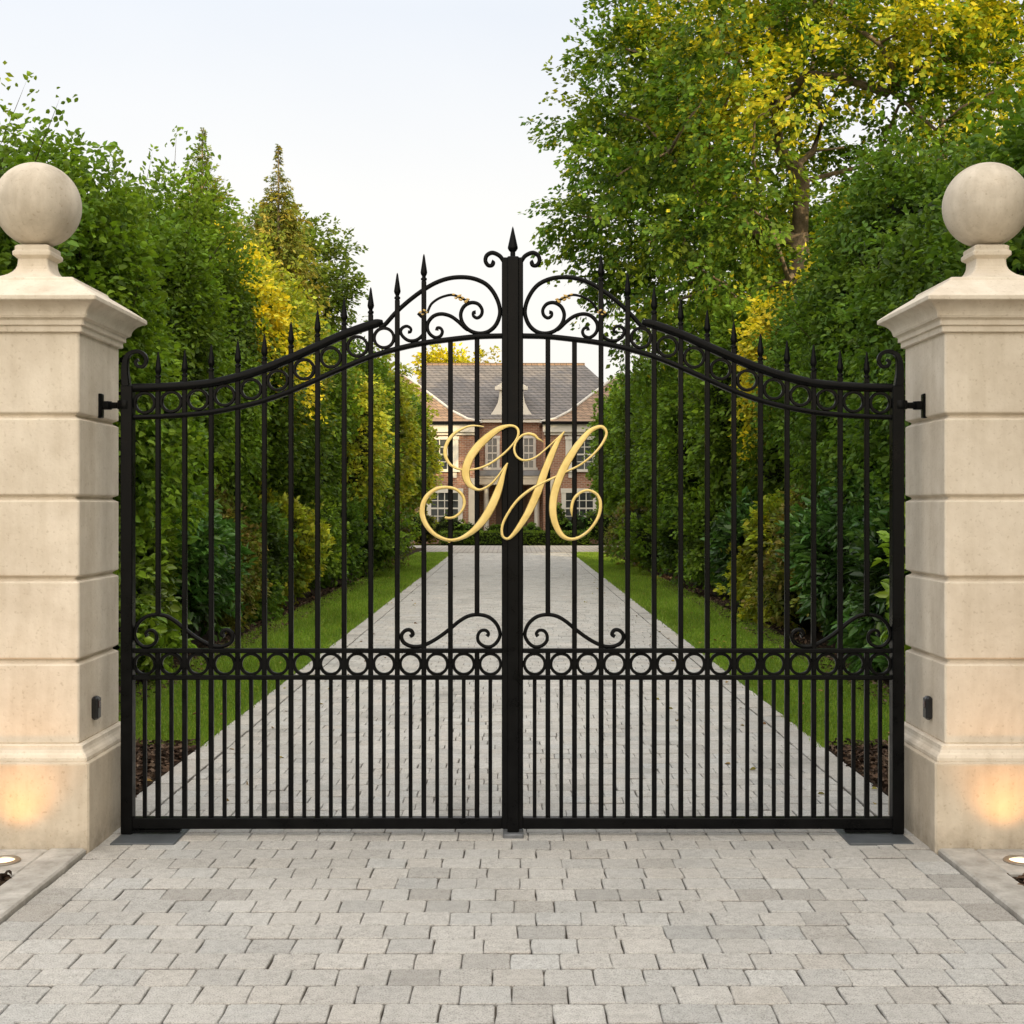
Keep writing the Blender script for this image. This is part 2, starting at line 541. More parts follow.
def hedge_crown(seed, half, cz, n_spray, n_leaf, L, Wd, pal, e=3.0, slen=0.6, face=None, mat='leaf', fine=True, top_shoots=30, droop=0.25, core=0.74, amp=0.21, upn=0.6, lo=-1.0, low_pal=None, turn=0.0):  # turn: height below which leaves take low_pal
    rng = np.random.default_rng(seed)
    f = lump(rng, 14, amp)
    n = rng.normal(0, 1, (n_spray * 3, 3))
    n /= np.linalg.norm(n, axis=1, keepdims=True)
    if face is not None:
        keep = rng.random(len(n)) < np.clip(0.35 + 0.75 * np.maximum(0, (n @ np.array(face))), 0, 1)
        n = n[keep]
    n = n[n[:, 2] > lo][:n_spray]
    half = np.array(half)
    S = len(n)
    rad = f(n) * rng.uniform(0.72, 1.0, S)
    sur = superell(n, e) * half * rad[:, None]
    sur[:, 2] += cz
    nout = n / half; nout /= np.linalg.norm(nout, axis=1, keepdims=True)
    dirs = nout * 0.8 + rng.normal(0, 0.45, (S, 3))
    dirs[:, 2] += 0.10
    sl = slen * rng.uniform(0.6, 1.3, S)
    dn = dirs / np.linalg.norm(dirs, axis=1, keepdims=True)
    org = sur - dn * (sl * 0.75)[:, None]
    br = np.clip(0.42 + 0.95 * (rad - 0.72) / 0.28, 0.25, 1.4) * rng.uniform(0.8, 1.2, S)  # deeper sprays get darker colour, standing in for shade inside the crown
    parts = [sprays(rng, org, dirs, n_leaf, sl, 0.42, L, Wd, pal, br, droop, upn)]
    if top_shoots:
        n2 = rng.normal(0, 1, (top_shoots, 3)); n2[:, 2] = np.abs(n2[:, 2]) * 1.6
        n2 /= np.linalg.norm(n2, axis=1, keepdims=True)
        s2 = superell(n2, e) * half * (f(n2) * 0.9)[:, None]; s2[:, 2] += cz
        d2 = n2 * 0.55 + rng.normal(0, 0.25, (top_shoots, 3)); d2[:, 2] += 0.7
        d2 /= np.linalg.norm(d2, axis=1, keepdims=True)
        s2 = s2 - d2 * 0.25
        sl2 = slen * rng.uniform(0.7, 1.35, top_shoots)
        parts.append(sprays(rng, s2, d2, n_leaf, sl2, 0.11, L * 0.85, Wd * 0.85, pal, np.full(top_shoots, 1.1), -0.05, 0.4))
        parts.append((s2, d2, rng.normal(0, 1, (top_shoots, 3)), sl2 * 0.98, np.full(top_shoots, 0.012), np.tile(np.array([[0.055, 0.042, 0.025]]), (top_shoots, 1))))
    p = cat(parts)
    if low_pal is not None:      # lower leaves take the low palette, upper ones keep the crown palette
        lp = np.asarray(low_pal)
        zz = p[0][:, 2] + 0.35 * np.sin(p[0][:, 0] * 4) + 0.35 * np.sin(p[0][:, 1] * 3.3 + 1) + rng.normal(0, 0.3, len(p[0]))
        k_ = zz < turn
        p[5][k_] = lp[rng.integers(0, len(lp), k_.sum())] * rng.uniform(0.6, 1.2, (k_.sum(), 1))
    me = leaf_mesh('crown', *p, M[mat], fine)
    co = core_mesh('shade_core', half, cz, e, f, core) if core else None
    return me, co

def branchy_tree(seed, base, trunk_top, centers, trunk_r, n_sp, n_leaf, slen, L, Wd, pal, mat, clump_r, fine=False, droop=0.3, turn=None):  # turn: sunlit gold palette and its share per clump
    """skeleton grown from the trunk towards the clump centres, leaves in sprays around each clump"""
    rng = np.random.default_rng(seed)
    nodes = [np.array(base, float)]
    par = [-1]
    tt = np.array(trunk_top, float)
    k = 7
    for i in range(1, k + 1):
        t = i / k
        nodes.append(nodes[0] * (1 - t) + tt * t + rng.normal(0, 0.03, 3) * np.array([1, 1, 0]))
        par.append(len(nodes) - 2)
    order = np.argsort(np.linalg.norm(centers - tt, axis=1))
    leaf_nodes = []
    for ci in order:
        c = centers[ci]
        A = np.array(nodes[3:])
        dist = np.linalg.norm(A - c, axis=1) + 0.9 * np.maximum(0, A[:, 2] - c[2] + 0.2) + 0.18 * np.linalg.norm(A - tt, axis=1)
        b = int(np.argmin(dist)) + 3
        steps = max(2, int(np.linalg.norm(nodes[b] - c) / 0.8))
        a0 = nodes[b].copy(); prev = b
        bow = rng.normal(0, 0.12, 3) * np.linalg.norm(c - a0)
        bow[2] += 0.08 * np.linalg.norm(c - a0)
        for s in range(1, steps + 1):
            t = s / steps
            nodes.append(a0 * (1 - t) + c * t + bow * math.sin(math.pi * t))
            par.append(prev); prev = len(nodes) - 1
        leaf_nodes.append(prev)
    n = len(nodes)
    load = np.zeros(n)
    for l in leaf_nodes: load[l] += 1
    for i in range(n - 1, 0, -1): load[par[i]] += load[i]
    rad = trunk_r * np.sqrt(np.maximum(load, 0.4) / load[0])
    kids = [[] for _ in range(n)]
    for i in range(1, n): kids[par[i]].append(i)
    wood = MB(); trunk = MB()
    stack = [(0, True)]
    P = np.array(nodes)
    while stack:
        s0, is_tr = stack.pop()
        chain = [s0]
        cur = s0
        while kids[cur]:
            ks = sorted(kids[cur], key=lambda q: -load[q])
            for q in ks[1:]:
                stack.append((('b', cur, q), False))
            cur = ks[0]
            chain.append(cur)
        if isinstance(s0, tuple):
            pass
        rr = rad[chain]
        if is_tr:
            rr = rr.copy(); rr[0] *= 1.35; trunk_chain = chain
            trunk.tube3(P[chain], rr, 10)
        break
    # remaining branches
    todo = []
    on = set(chain)
    for cidx in chain:
        for q in kids[cidx]:
            if q not in on: todo.append((cidx, q))
    while todo:
        p0, q = todo.pop()
        ch = [p0, q]; cur = q
        while kids[cur]:
            ks = sorted(kids[cur], key=lambda z: -load[z])
            for z in ks[1:]: todo.append((cur, z))
            cur = ks[0]; ch.append(cur)
        rr = rad[ch].copy(); rr[0] = min(rr[0], rr[1] * 1.15)
        wood.tube3(P[ch], np.maximum(rr, 0.008), 6)
    # leaves
    K = len(centers)
    cc = np.repeat(np.asarray(centers), n_sp, 0)
    cr = np.repeat(np.asarray(clump_r), n_sp)
    dv = rng.normal(0, 1, (K * n_sp, 3)); dv[:, 2] *= 0.75
    dv /= np.linalg.norm(dv, axis=1, keepdims=True)
    org = cc + dv * (cr * rng.uniform(0.15, 0.85, K * n_sp))[:, None]
    mid = np.asarray(centers).mean(0)
    outw = cc - mid; outw /= np.maximum(np.linalg.norm(outw, axis=1, keepdims=True), 1e-6)
    dirs = dv * 0.8 + outw * 0.6 + rng.normal(0, 0.3, dv.shape)
    br = np.repeat(rng.uniform(0.75, 1.2, K), n_sp) * rng.uniform(0.85, 1.15, K * n_sp)
    p = list(sprays(rng, org, dirs, n_leaf, slen * rng.uniform(0.6, 1.3, K * n_sp), 0.4, L, Wd, pal, br, droop, 0.6))
    if turn is not None:      # clumps given sunlit gold in their colour, mostly high and to the right
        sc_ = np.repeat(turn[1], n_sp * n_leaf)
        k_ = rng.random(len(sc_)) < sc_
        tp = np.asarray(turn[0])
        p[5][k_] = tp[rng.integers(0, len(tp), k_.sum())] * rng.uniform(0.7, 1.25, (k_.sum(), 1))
    lv = leaf_mesh('crown', *p, M[mat], fine)
    return trunk, wood, lv

# ------------------------------------------------------------------ camera, sun, world
cam = bpy.data.cameras.new('camera')
cam.sensor_width = 36.0
cam.lens = 45.0
cam.shift_y = -5.0 / 1024
cam.clip_start = 0.05
cam.clip_end = 2000
co_ = bpy.data.objects.new('camera', cam)
co_.location = (0, 0, CAM_H)
co_.rotation_euler = (R(90), 0, 0)
C.objects.link(co_)
scene.camera = co_

SUN_EL = 15.0
SUN_AZ = 140.0        # clockwise from +Y (view direction)
sv = Vector((math.sin(R(SUN_AZ)) * math.cos(R(SUN_EL)), math.cos(R(SUN_AZ)) * math.cos(R(SUN_EL)), math.sin(R(SUN_EL))))
sl = bpy.data.lights.new('sun', 'SUN')
sl.energy = 5.0
sl.angle = R(0.6)
sl.color = (1.0, 0.79, 0.46)
so = bpy.data.objects.new('sun', sl)
so.rotation_euler = sv.to_track_quat('Z', 'Y').to_euler()
so.location = (20, -10, 20)
C.objects.link(so)

w = bpy.data.worlds.new('World')
scene.world = w
w.use_nodes = True
nt = w.node_tree
for n_ in list(nt.nodes): nt.nodes.remove(n_)
wo = nt.nodes.new('ShaderNodeOutputWorld')
bg = nt.nodes.new('ShaderNodeBackground')
sky = nt.nodes.new('ShaderNodeTexSky')
sky.sky_type = 'NISHITA'
sky.sun_disc = False
sky.sun_elevation = R(SUN_EL)
sky.sun_rotation = R(SUN_AZ)
sky.air_density = 1.0
sky.dust_density = 2.5
sky.ozone_density = 1.0
bg.inputs['Strength'].default_value = 0.10
tc = nt.nodes.new('ShaderNodeTexCoord')
sp = nt.nodes.new('ShaderNodeSeparateXYZ')
lk(nt, tc.outputs['Generated'], sp.inputs[0])
# thin bright evening haze laid over the clear sky
grad = ramp(nt, sp.outputs['Z'], [(0.0, (12.0, 11.0, 9.8)), (0.10, (11.6, 11.0, 10.2)), (0.22, (11.4, 11.1, 10.6)), (0.36, (9.6, 10.0, 10.6)), (0.55, (11.4, 11.8, 12.3)), (1.0, (13.6, 14.0, 14.6))])
dt = nd(nt, 'ShaderNodeVectorMath', operation='DOT_PRODUCT')
lk(nt, tc.outputs['Generated'], dt.inputs[0])
dt.inputs[1].default_value = (math.sin(R(SUN_AZ + 16)), math.cos(R(SUN_AZ + 16)), 0.30)
mr = nd(nt, 'ShaderNodeMapRange')
mr.interpolation_type = 'SMOOTHSTEP'
mr.inputs[1].default_value, mr.inputs[2].default_value = -0.10, 0.95
mr.inputs[3].default_value, mr.inputs[4].default_value = 0.0, 1.0
lk(nt, dt.outputs['Value'], mr.inputs[0])
glow = mix(nt, 'MIX', mr.outputs[0], (1, 1, 1), (2.65, 2.36, 1.98))
haze = mix(nt, 'MULTIPLY', 1.0, grad, glow)
cl = noise(nt, tc.outputs['Generated'], 2.2, 5, 0.55, 0.4)
haze = mix(nt, 'MULTIPLY', 1.0, haze, ramp(nt, cl, [(0.3, (0.965, 0.975, 0.985)), (0.7, (1.03, 1.025, 1.02))]))
tot = mix(nt, 'MIX', 0.88, sky.outputs[0], haze)
lk(nt, tot, bg.inputs['Color'])
lk(nt, bg.outputs[0], wo.inputs['Surface'])
scene.view_settings.view_transform = 'Standard'
scene.view_settings.look = 'None'
scene.view_settings.exposure = 0
scene.view_settings.gamma = 1.0

# ------------------------------------------------------------------ ground
MB().box(-400, 400, -60, 900, -0.6, -0.035).build('ground', M['meadow'])['kind'] = 'structure'
tag(MB().box(-2.12, 2.12, 0.5, 44.9, -0.3, -0.012).build('joint_sand', M['sand']), kind='structure')

def pavers():
    rng = np.random.default_rng(3)
    V, Fq, col = [], [], []
    nv = 0
    def one(x0, x1, y0, y1, near, tint):
        nonlocal nv
        g = 0.0028
        x0 += g * 0.42; x1 -= g * 0.42; y0 += g * 0.95; y1 -= g * 0.95
        j = 0.0017 if near else 0.0014
        z = rng.normal(0, 0.0014)
        tx, ty = rng.normal(0, 0.006, 2)
        cx, cy = (x0 + x1) / 2, (y0 + y1) / 2
        if near:
            r = 0.008
            mx, my = (x0 + x1) / 2, (y0 + y1) / 2
            ring = [(x0 + r, y0), (mx, y0), (x1 - r, y0), (x1, y0 + r), (x1, my), (x1, y1 - r), (x1 - r, y1), (mx, y1), (x0 + r, y1), (x0, y1 - r), (x0, my), (x0, y0 + r)]
        else:
            ring = [(x0, y0), (x1, y0), (x1, y1), (x0, y1)]
        ring = [(a + rng.normal(0, j), b + rng.normal(0, j)) for a, b in ring]
        k = len(ring)
        ins = 0.0036
        hx, hy = (x1 - x0) / 2, (y1 - y0) / 2
        for lv in range(3):
            for a, b in ring:
                if lv == 0:
                    fx, fy = 1 - ins / hx, 1 - ins / hy
                    a, b = cx + (a - cx) * fx, cy + (b - cy) * fy
                    zz = z + tx * (a - cx) + ty * (b - cy)
                elif lv == 1:
                    zz = z - 0.0045 + tx * (a - cx) + ty * (b - cy)
                else:
                    zz = -0.03
                V.append((a, b, zz))
        Fq.append(tuple(nv + i for i in range(k)))
        for lv in range(2):
            for i in range(k):
                q = (i + 1) % k
                Fq.append((nv + (lv + 1) * k + i, nv + (lv + 1) * k + q, nv + lv * k + q, nv + lv * k + i))
        b_ = rng.normal(1.0, 0.048)
        if rng.random() < 0.06: b_ *= 0.84
        wm = rng.normal(0, 0.010)
        c = (tint[0] * b_ * (1 + wm), tint[1] * b_, tint[2] * b_ * (1 - wm))
        col.extend([c] * k + [tuple(v * 0.70 for v in c)] * k + [(0.105, 0.085, 0.062)] * k)
        nv += 3 * k
    tint = (0.510, 0.497, 0.475)
    row = 0.155
    y = 1.8
    i = 0
    while y < 44.5:
        near = y < 9.5
        edge = 1.80 if y < 6.25 else 1.885
        x = -edge - (0.0 if i % 2 == 0 else 0.0)
        first = True
        while x < edge - 0.01:
            l = 0.172 * rng.uniform(0.93, 1.08)
            if first and i % 2: l *= 0.5
            first = False
            if x + l > edge - 0.07: l = edge - x
            t = tint if y < 6.3 else tuple(v * 1.14 for v in tint)  # paving past the gate lightened in colour to offset the hedges' shade
            one(x, x + l, y, y + row, near, t)
            x += l
        y += row
        i += 1
    # edging course laid lengthwise
    for sgn in (-1, 1):
        y = 1.8
        while y < 44.5:
            l = rng.uniform(0.19, 0.25)
            near = y < 9.5
            a, b = (1.8005, 1.962) if y < 6.1 else (1.8945, 2.085)
            if y + l > 5.9 and y < 6.25 and y + l < 6.35:
                pass
            one(min(sgn * a, sgn * b), max(sgn * a, sgn * b), y, y + l, near, (0.505, 0.49, 0.465) if y < 6.3 else (0.565, 0.545, 0.515))
            y += l
    me = bpy.data.meshes.new('driveway')
    me.from_pydata(V, [], Fq)
    ca = me.color_attributes.new('Col', 'FLOAT_COLOR', 'POINT')
    c4 = np.ones((len(V), 4), np.float32); c4[:, :3] = np.clip(np.array(col), 0.02, 0.8)
    ca.data.foreach_set('color', c4.reshape(-1))
    me.materials.append(M['pavers'])
    me.update()
    o = obj('driveway', me)
    o['kind'] = 'structure'
pavers()
tag(MB().box(-9, 9, 44.9, 53.2, -0.3, 0.0).build('forecourt', M['forecourt']), kind='structure')

# beds and lawns (sheets), kerbs and flagstones
def sheet(name, x0, x1, y0, y1, z, mat, n=1):
    return tag(MB().box(x0, x1, y0, y1, z - 0.2, z).build(name, mat), kind='structure')
for sgn in (-1, 1):
    xs = lambda a, b: (min(sgn * a, sgn * b), max(sgn * a, sgn * b))
    x0, x1 = xs(2.137, 9); sheet('flower_bed', x0, x1, 1.0, 5.52, 0.005, M['soil'])
    x0, x1 = xs(2.72, 9); sheet('flower_bed', x0, x1, 5.925, 7.3, 0.003, M['soil'])
    x0, x1 = xs(2.09, 2.719); sheet('flower_bed', x0, x1, 6.66, 8.55, 0.002, M['soil'])
    x0, x1 = xs(2.72, 9); sheet('flower_bed', x0, x1, 7.3, 8.55, -0.004, M['soil'])
    x0, x1 = xs(2.09, 3.32); sheet('lawn', x0, x1, 8.55, 44.9, -0.002, M['lawn'])
    x0, x1 = xs(3.32, 7.5); sheet('flower_bed', x0, x1, 8.55, 50, 0.001, M['soil'])
    # kerb stones along the apron
    mb = MB(); y = 1.3
    rr = random.Random(5 if sgn < 0 else 6)
    while y < 5.90:
        l = min(rr.uniform(0.80, 0.95), 5.918 - y)
        if 5.918 - (y + l) < 0.25: l = 5.918 - y
        x0, x1 = xs(1.966 + rr.uniform(0, .003), 2.135)
        mb.box(x0, x1, y + 0.003, y + l - 0.003, -0.15, 0.024 + rr.uniform(-.002, .002), 0.008)
        y += l
    tag(mb.build('kerb', M['kerb']), kind='structure')
    mb = MB(); x = 2.139
    while x < 4.2:
        l = rr.uniform(0.30, 0.42)
        x0, x1 = xs(x + .002, x + l - .002)
        mb.box(x0, x1, 5.526, 5.917, -0.1, 0.020 + rr.uniform(-.001, .001), 0.006)
        x += l
    tag(mb.build('pavement', M['kerb']), kind='structure')

# grass blades and bark chips: nobody could count them
def grass_strip(sgn, seed):
    rng = np.random.default_rng(seed)
    n = 85000
    y = 8.5 + (44.6 - 8.5) * rng.random(n) ** 2.2
    xi = rng.uniform(2.085, 3.30, n) + rng.normal(0, 0.02, n)
    pos = np.stack([sgn * xi, y, np.full(n, -0.004)], 1)
    ax = rng.normal(0, 0.45, (n, 3)); ax[:, 2] = 1
    nr = rng.normal(0, 1, (n, 3))
    s = 1 + (y - 8.5) / 14
    L = rng.uniform(0.022, 0.045, n) * np.minimum(s, 1.7)
    Wd = rng.uniform(0.004, 0.007, n) * np.minimum(s, 3.5)
    pal = np.array([(0.18, 0.31, 0.03), (0.22, 0.345, 0.04), (0.145, 0.26, 0.026), (0.26, 0.335, 0.05)])
    cl = np.sin(pos[:, 0] * 5 + np.sin(y * 1.3) * 2) * 0.10 + np.sin(y * 0.9 + 1) * 0.08
    col = pal[rng.integers(0, 4, n)] * (rng.uniform(0.8, 1.2, n) + cl)[:, None]
    me = leaf_mesh('grass', pos, ax, nr, L, Wd, col, M['grass'], False)
    tag(obj('grass', me), 'short mown bright green grass beside the %s edge of the drive' % ('left' if sgn < 0 else 'right'), 'grass', kind='stuff')
grass_strip(-1, 1); grass_strip(1, 2)

def chips(name, regions, label, seed):
    rng = np.random.default_rng(seed)
    ps = []
    for x0, x1, y0, y1, n in regions:
        ps.append(np.stack([rng.uniform(x0, x1, n), rng.uniform(y0, y1, n), rng.uniform(0.002, 0.028, n)], 1))
    pos = np.concatenate(ps); n = len(pos)
    ax = rng.normal(0, 1, (n, 3)); ax[:, 2] *= 0.35
    nr = rng.normal(0, 0.5, (n, 3)); nr[:, 2] += 1
    L = rng.uniform(0.02, 0.06, n); Wd = L * rng.uniform(0.35, 0.8, n)
    pal = np.array([(0.10, 0.065, 0.045), (0.055, 0.035, 0.025), (0.17, 0.12, 0.085), (0.035, 0.024, 0.018), (0.12, 0.075, 0.05)])
    col = pal[rng.integers(0, 5, n)] * rng.uniform(0.7, 1.3, n)[:, None]
    me = leaf_mesh(name, pos, ax, nr, L, Wd, col, M['chips'], True)
    tag(obj(name, me), label, 'bark mulch', kind='stuff')
for sgn in (-1, 1):
    q = lambda a, b: (min(sgn * a, sgn * b), max(sgn * a, sgn * b))
    side = 'left' if sgn < 0 else 'right'
    chips('bark_mulch', [(*q(2.14, 3.6), 3.6, 5.50, 5200)], 'brown bark mulch in the bed in front of the %s pillar' % side, 31 + sgn)
    chips('bark_mulch', [(*q(2.10, 3.4), 6.66, 8.62, 7000), (*q(3.0, 3.6), 8.5, 30, 5000), (*q(2.72, 3.6), 5.93, 6.7, 1200)],
          'brown bark mulch behind the %s gate post and along the hedge foot' % side, 41 + sgn)

def fallen():
    rng = np.random.default_rng(61)
    n = 300
    sg = np.where(rng.random(n) < 0.5, -1, 1)
    y = 6.9 + 26 * rng.random(n) ** 1.6
    x = sg * np.where(rng.random(n) < 0.8, rng.uniform(2.1, 3.3, n), rng.uniform(1.2, 2.1, n))
    z = np.where(np.abs(x) > 2.09, 0.032, 0.006)
    nr = rng.normal(0, 0.4, (n, 3)); nr[:, 2] += 1
    ax = rng.normal(0, 1, (n, 3)); ax[:, 2] *= 0.2
    pal = np.array([(0.36, 0.27, 0.06), (0.26, 0.17, 0.06), (0.30, 0.27, 0.07), (0.18, 0.10, 0.045)])
    me = leaf_mesh('fallen_leaves', np.stack([x, y, z], 1), ax, nr, rng.uniform(.03, .055, n), rng.uniform(.02, .035, n), pal[rng.integers(0, 4, n)], M['chips'], True)
    tag(obj('fallen_leaves', me), 'scattered small yellow and brown fallen leaves on the lawn edges', 'fallen leaves', kind='stuff')
fallen()

# ------------------------------------------------------------------ stone gate pillars
PX, PY = 2.328, 6.287
def pillar_meshes():
    out = []
    plinth = MB().square_lathe(0, 0, [(0.372, -0.05), (0.3725, 0.405), (0.371, 0.412), (0.358, 0.418)], 0.008)
    out.append(('plinth', plinth.mesh('plinth', M['plinth'])))
    mould = MB().square_lathe(0, 0, [(0.355, 0.4175), (0.3565, 0.424), (0.356, 0.436), (0.349, 0.448), (0.338, 0.457), (0.331, 0.470), (0.329, 0.482), (0.3285, 0.488), (0.318, 0.4935)], 0.006)
    out.append(('base_moulding', mould.mesh('base_moulding', M['stone'])))
    pr = [(0.300, 0.493), (0.304, 0.500)]
    for z in (0.878, 1.264, 1.644, 2.027):
        pr += [(0.304, z - 0.021), (0.3025, z - 0.017), (0.283, z - 0.006), (0.280, z), (0.283, z + 0.005), (0.3025, z + 0.015), (0.304, z + 0.020)]
    pr += [(0.304, 2.40), (0.304, 2.416)]
    out.append(('shaft', MB().square_lathe(0, 0, pr, 0.007).mesh('shaft', M['stone'])))
    pr = [(0.318, 2.4155), (0.322, 2.419), (0.322, 2.444), (0.334, 2.4485), (0.334, 2.469), (0.340, 2.476), (0.351, 2.480), (0.353, 2.486)]
    for t in np.linspace(0, 1, 9):
        a = t * math.pi / 2
        pr.append((0.355 + 0.05 * (1 - math.cos(a)) + 0.006 * t, 2.488 + 0.062 * math.sin(a) * 0.55 + 0.062 * t * 0.45))
    pr += [(0.4165, 2.553), (0.418, 2.556), (0.418, 2.571), (0.415, 2.575)]
    pr += [(0.35, 2.618), (0.268, 2.668), (0.262, 2.680), (0.256, 2.684)]
    out.append(('cornice', MB().square_lathe(0, 0, pr, 0.006).mesh('cornice', M['stone'])))
    pr = [(0.192, 2.6825), (0.192, 2.694)]
    for t in np.linspace(0, 1, 9):
        pr.append((0.186 - 0.112 * math.sin(t * math.pi / 2), 2.698 + 0.088 * (1 - math.cos(t * math.pi / 2)) * 0.8 + 0.0176 * t))
    pr += [(0.073, 2.806), (0.080, 2.812), (0.092, 2.822), (0.093, 2.836), (0.091, 2.842), (0.084, 2.848), (0.084, 2.866), (0.078, 2.872), (0.068, 2.876)]
    out.append(('pedestal', MB().square_lathe(0, 0, pr, 0.006).mesh('pedestal', M['stone'])))
    prof = []
    for i in range(33):
        a = -math.pi / 2 + math.pi * i / 32
        prof.append((max(0.206 * math.cos(a), 0.001), 3.081 + 0.206 * math.sin(a)))
    out.append(('ball', MB().lathe(0, 0, prof, 64).mesh('ball', M['ball'], 'all')))
    return out
pm = pillar_meshes()
for sgn, lab in ((-1, 'pale limestone gate pillar with stone ball, left of the gate'), (1, 'pale limestone gate pillar with stone ball, right of the gate')):
    t = empty('gate_pillar', lab, 'gate pillar', (sgn * PX, PY, 0), 0 if sgn < 0 else R(180), 'gate pillars')
    for n_, me in pm:
        obj(n_, me, t)
    # photo-cell on the inner face
    xi = sgn * 2.024
    e = empty('gate_sensor', 'small black sensor on the inner face of the %s pillar' % ('left' if sgn < 0 else 'right'), 'sensor', (xi, 6.185, 0.576), 0 if sgn < 0 else R(180), 'gate sensors on the pillars')
    mb = MB().box(-0.004, 0.032, -0.030, 0.030, -0.002, 0.110, 0.010)
    mb.build('housing', M['plastic'], e)
    MB().lathe(0, 0, [(0.014, 0.0), (0.014, 0.003)], 14).add([], []) if False else None
    MB().box(0.0305, 0.0345, -0.016, 0.014, 0.055, 0.09, 0.0015).build('lens', M['sensor'], e)
    # in-ground uplight
    lx = sgn * 2.272
    e = empty('ground_light', 'round in-ground uplight glowing warm at the foot of the %s pillar' % ('left' if sgn < 0 else 'right'), 'ground light', (lx, 5.705, 0.020), 0, 'uplights at the pillar feet')
    MB().lathe(0, 0, [(0.078, -0.02), (0.079, 0.004), (0.073, 0.009), (0.056, 0.009), (0.054, 0.004), (0.054, -0.012)], 40).build('bezel', M['steel'], e, 40)
    MB().lathe(0, 0, [(0.0535, -0.01), (0.0535, 0.003), (0.03, 0.0055), (0.001, 0.006)], 32).build('lens', M['lamp'], e, 40)
    sp_ = bpy.data.lights.new('uplight', 'SPOT')
    sp_.energy = 9.5
    sp_.color = (1.0, 0.39, 0.045)
    sp_.spot_size = R(88)
    sp_.spot_blend = 1.0
    sp_.shadow_soft_size = 0.05
    spo = bpy.data.objects.new('uplight', sp_)
    C.objects.link(spo)
    spo.parent = e
    spo.location = (0, 0, 0.02)
    spo.rotation_euler = Vector((0, -0.50, -1)).to_track_quat('-Z', 'Y').to_euler()
    spo.rotation_euler = (Vector((0, 0.62, 1.0))).to_track_quat('-Z', 'Y').to_euler()
    # slate-grey cover plate in the paving under the gate post
    xa, xb = (1.60, 1.905)
    x0, x1 = min(sgn * xa, sgn * xb), max(sgn * xa, sgn * xb)
    pl = MB().box(x0, x1, 6.06, 6.36, -0.02, 0.0075, 0.003).build('cover_plate', M['slate'])
    tag(pl, 'dark slate-grey cover plate in the paving under the %s gate post' % ('left' if sgn < 0 else 'right'), 'cover plate', 'cover plates under the gate posts')

# ------------------------------------------------------------------ iron gate, two mirrored leaves
D = 6.25
def G(x, y, d=D):
    return W(x, y, d)
def ch_sec(w, t, c=0.25):
    """chamfered rectangle, w in plane, t in depth"""
    a, b = w / 2, t / 2
    k = min(a, b) * c
    return [(-a + k, -b), (a - k, -b), (a, -b + k), (a, b - k), (a - k, b), (-a + k, b), (-a, b - k), (-a, -b + k)]
def rnd_sec(r, n=8, flat=1.0):
    return [(r * math.cos(2 * math.pi * i / n + math.pi / n), r * flat * math.sin(2 * math.pi * i / n + math.pi / n)) for i in range(n)]

PXM = D / F
BX = [158.2 + 26.57 * i for i in range(13)]
TIP = [351.5, 350, 344.5, 340.5, 333.5, 321.5, 310, 298.5, 287.2, 272.8, 254]
UP = [(133, 388), (158, 387.5), (184, 386), (211, 383.3), (237, 377.5), (263, 369.5), (290, 358.7), (316.5, 347), (343, 335), (370, 325.3), (383, 321.8)]
LO = [(133, 417.3), (158, 416.6), (184, 415), (211, 412.3), (237, 407.5), (263, 401), (290, 391.5), (316.5, 379.8), (343, 368), (370, 357), (397, 349), (423, 343.3), (450, 339.6), (477, 336.8), (503, 336)]
ARCH = [(379, 327), (384.5, 325), (394, 314.5), (402.5, 306.3), (413, 297.5), (423.7, 289.8), (435.4, 283), (448, 278.6), (460.8, 277.2), (473.5, 278.6), (485, 283.5), (492.5, 291), (498, 301.5), (500, 311.4), (498.5, 319.5), (494.5, 326.7), (487.5, 332), (478.6, 333.4), (469.7, 330.5), (463, 323.5), (460.7, 314.5), (464, 306.5), (471, 302.7), (478, 304), (482, 309.5), (481.3, 315), (477.3, 318), (473.6, 316), (473.4, 312.6), (475.8, 312.2)]
SCROLL1 = [(468, 330), (464.6, 327.6), (458.3, 321.6), (450.6, 316.2), (441.7, 314), (434, 315.9), (428.6, 321.6), (427.3, 328), (429.9, 334), (435.4, 337.6), (440.5, 336), (442.4, 331.7), (440.5, 328.2), (437.3, 327.9), (436.8, 330.4)]
SCROLL2 = [(418.2, 313.2), (421, 316), (424.4, 319), (425.4, 327), (423, 334.6), (416.6, 340), (408.8, 340.6), (402.8, 336.4), (400.6, 331.4), (402.7, 327.7), (407, 326.2), (410.8, 328.6), (410.3, 332), (408, 332)]
THIN = [(427.6, 313), (428.6, 309.5), (431.6, 303.8), (438, 298.9), (445.6, 295.9), (453, 295), (461, 298), (469, 302)]
LOWS = [(410, 636.4), (412.9, 634.4), (410.8, 630.3), (405.8, 630.3), (401.6, 635), (402.9, 641.4), (409.3, 645.7), (418, 646.6), (426.9, 644), (438.6, 637.4), (450.3, 628.6), (459, 621.4), (468, 616.2), (478, 614.6), (488.4, 616.9), (496.5, 624), (500, 633.7), (497.5, 641.2), (491.3, 646.4), (484, 646.1), (478.5, 641.5), (477.9, 635.3), (481, 630.8), (486, 630.4), (488.6, 633.7), (487, 636.2)]
TOPS = [(503.5, 261), (499.5, 255.8), (492.5, 252.8), (487, 255.3), (485.4, 260.6), (488, 265.2), (492, 265.4), (493.6, 262.7), (491.6, 261.6)]
HORN = [(126.5, 386), (125.3, 371), (126.3, 359), (130.5, 353.3), (138, 351.5), (144.5, 355), (146.3, 361.5), (143, 366.5), (137.5, 366), (135.6, 361.8), (138.6, 359.6)]

def interp(poly, x):
    return float(np.interp(x, [p[0] for p in poly], [p[1] for p in poly]))

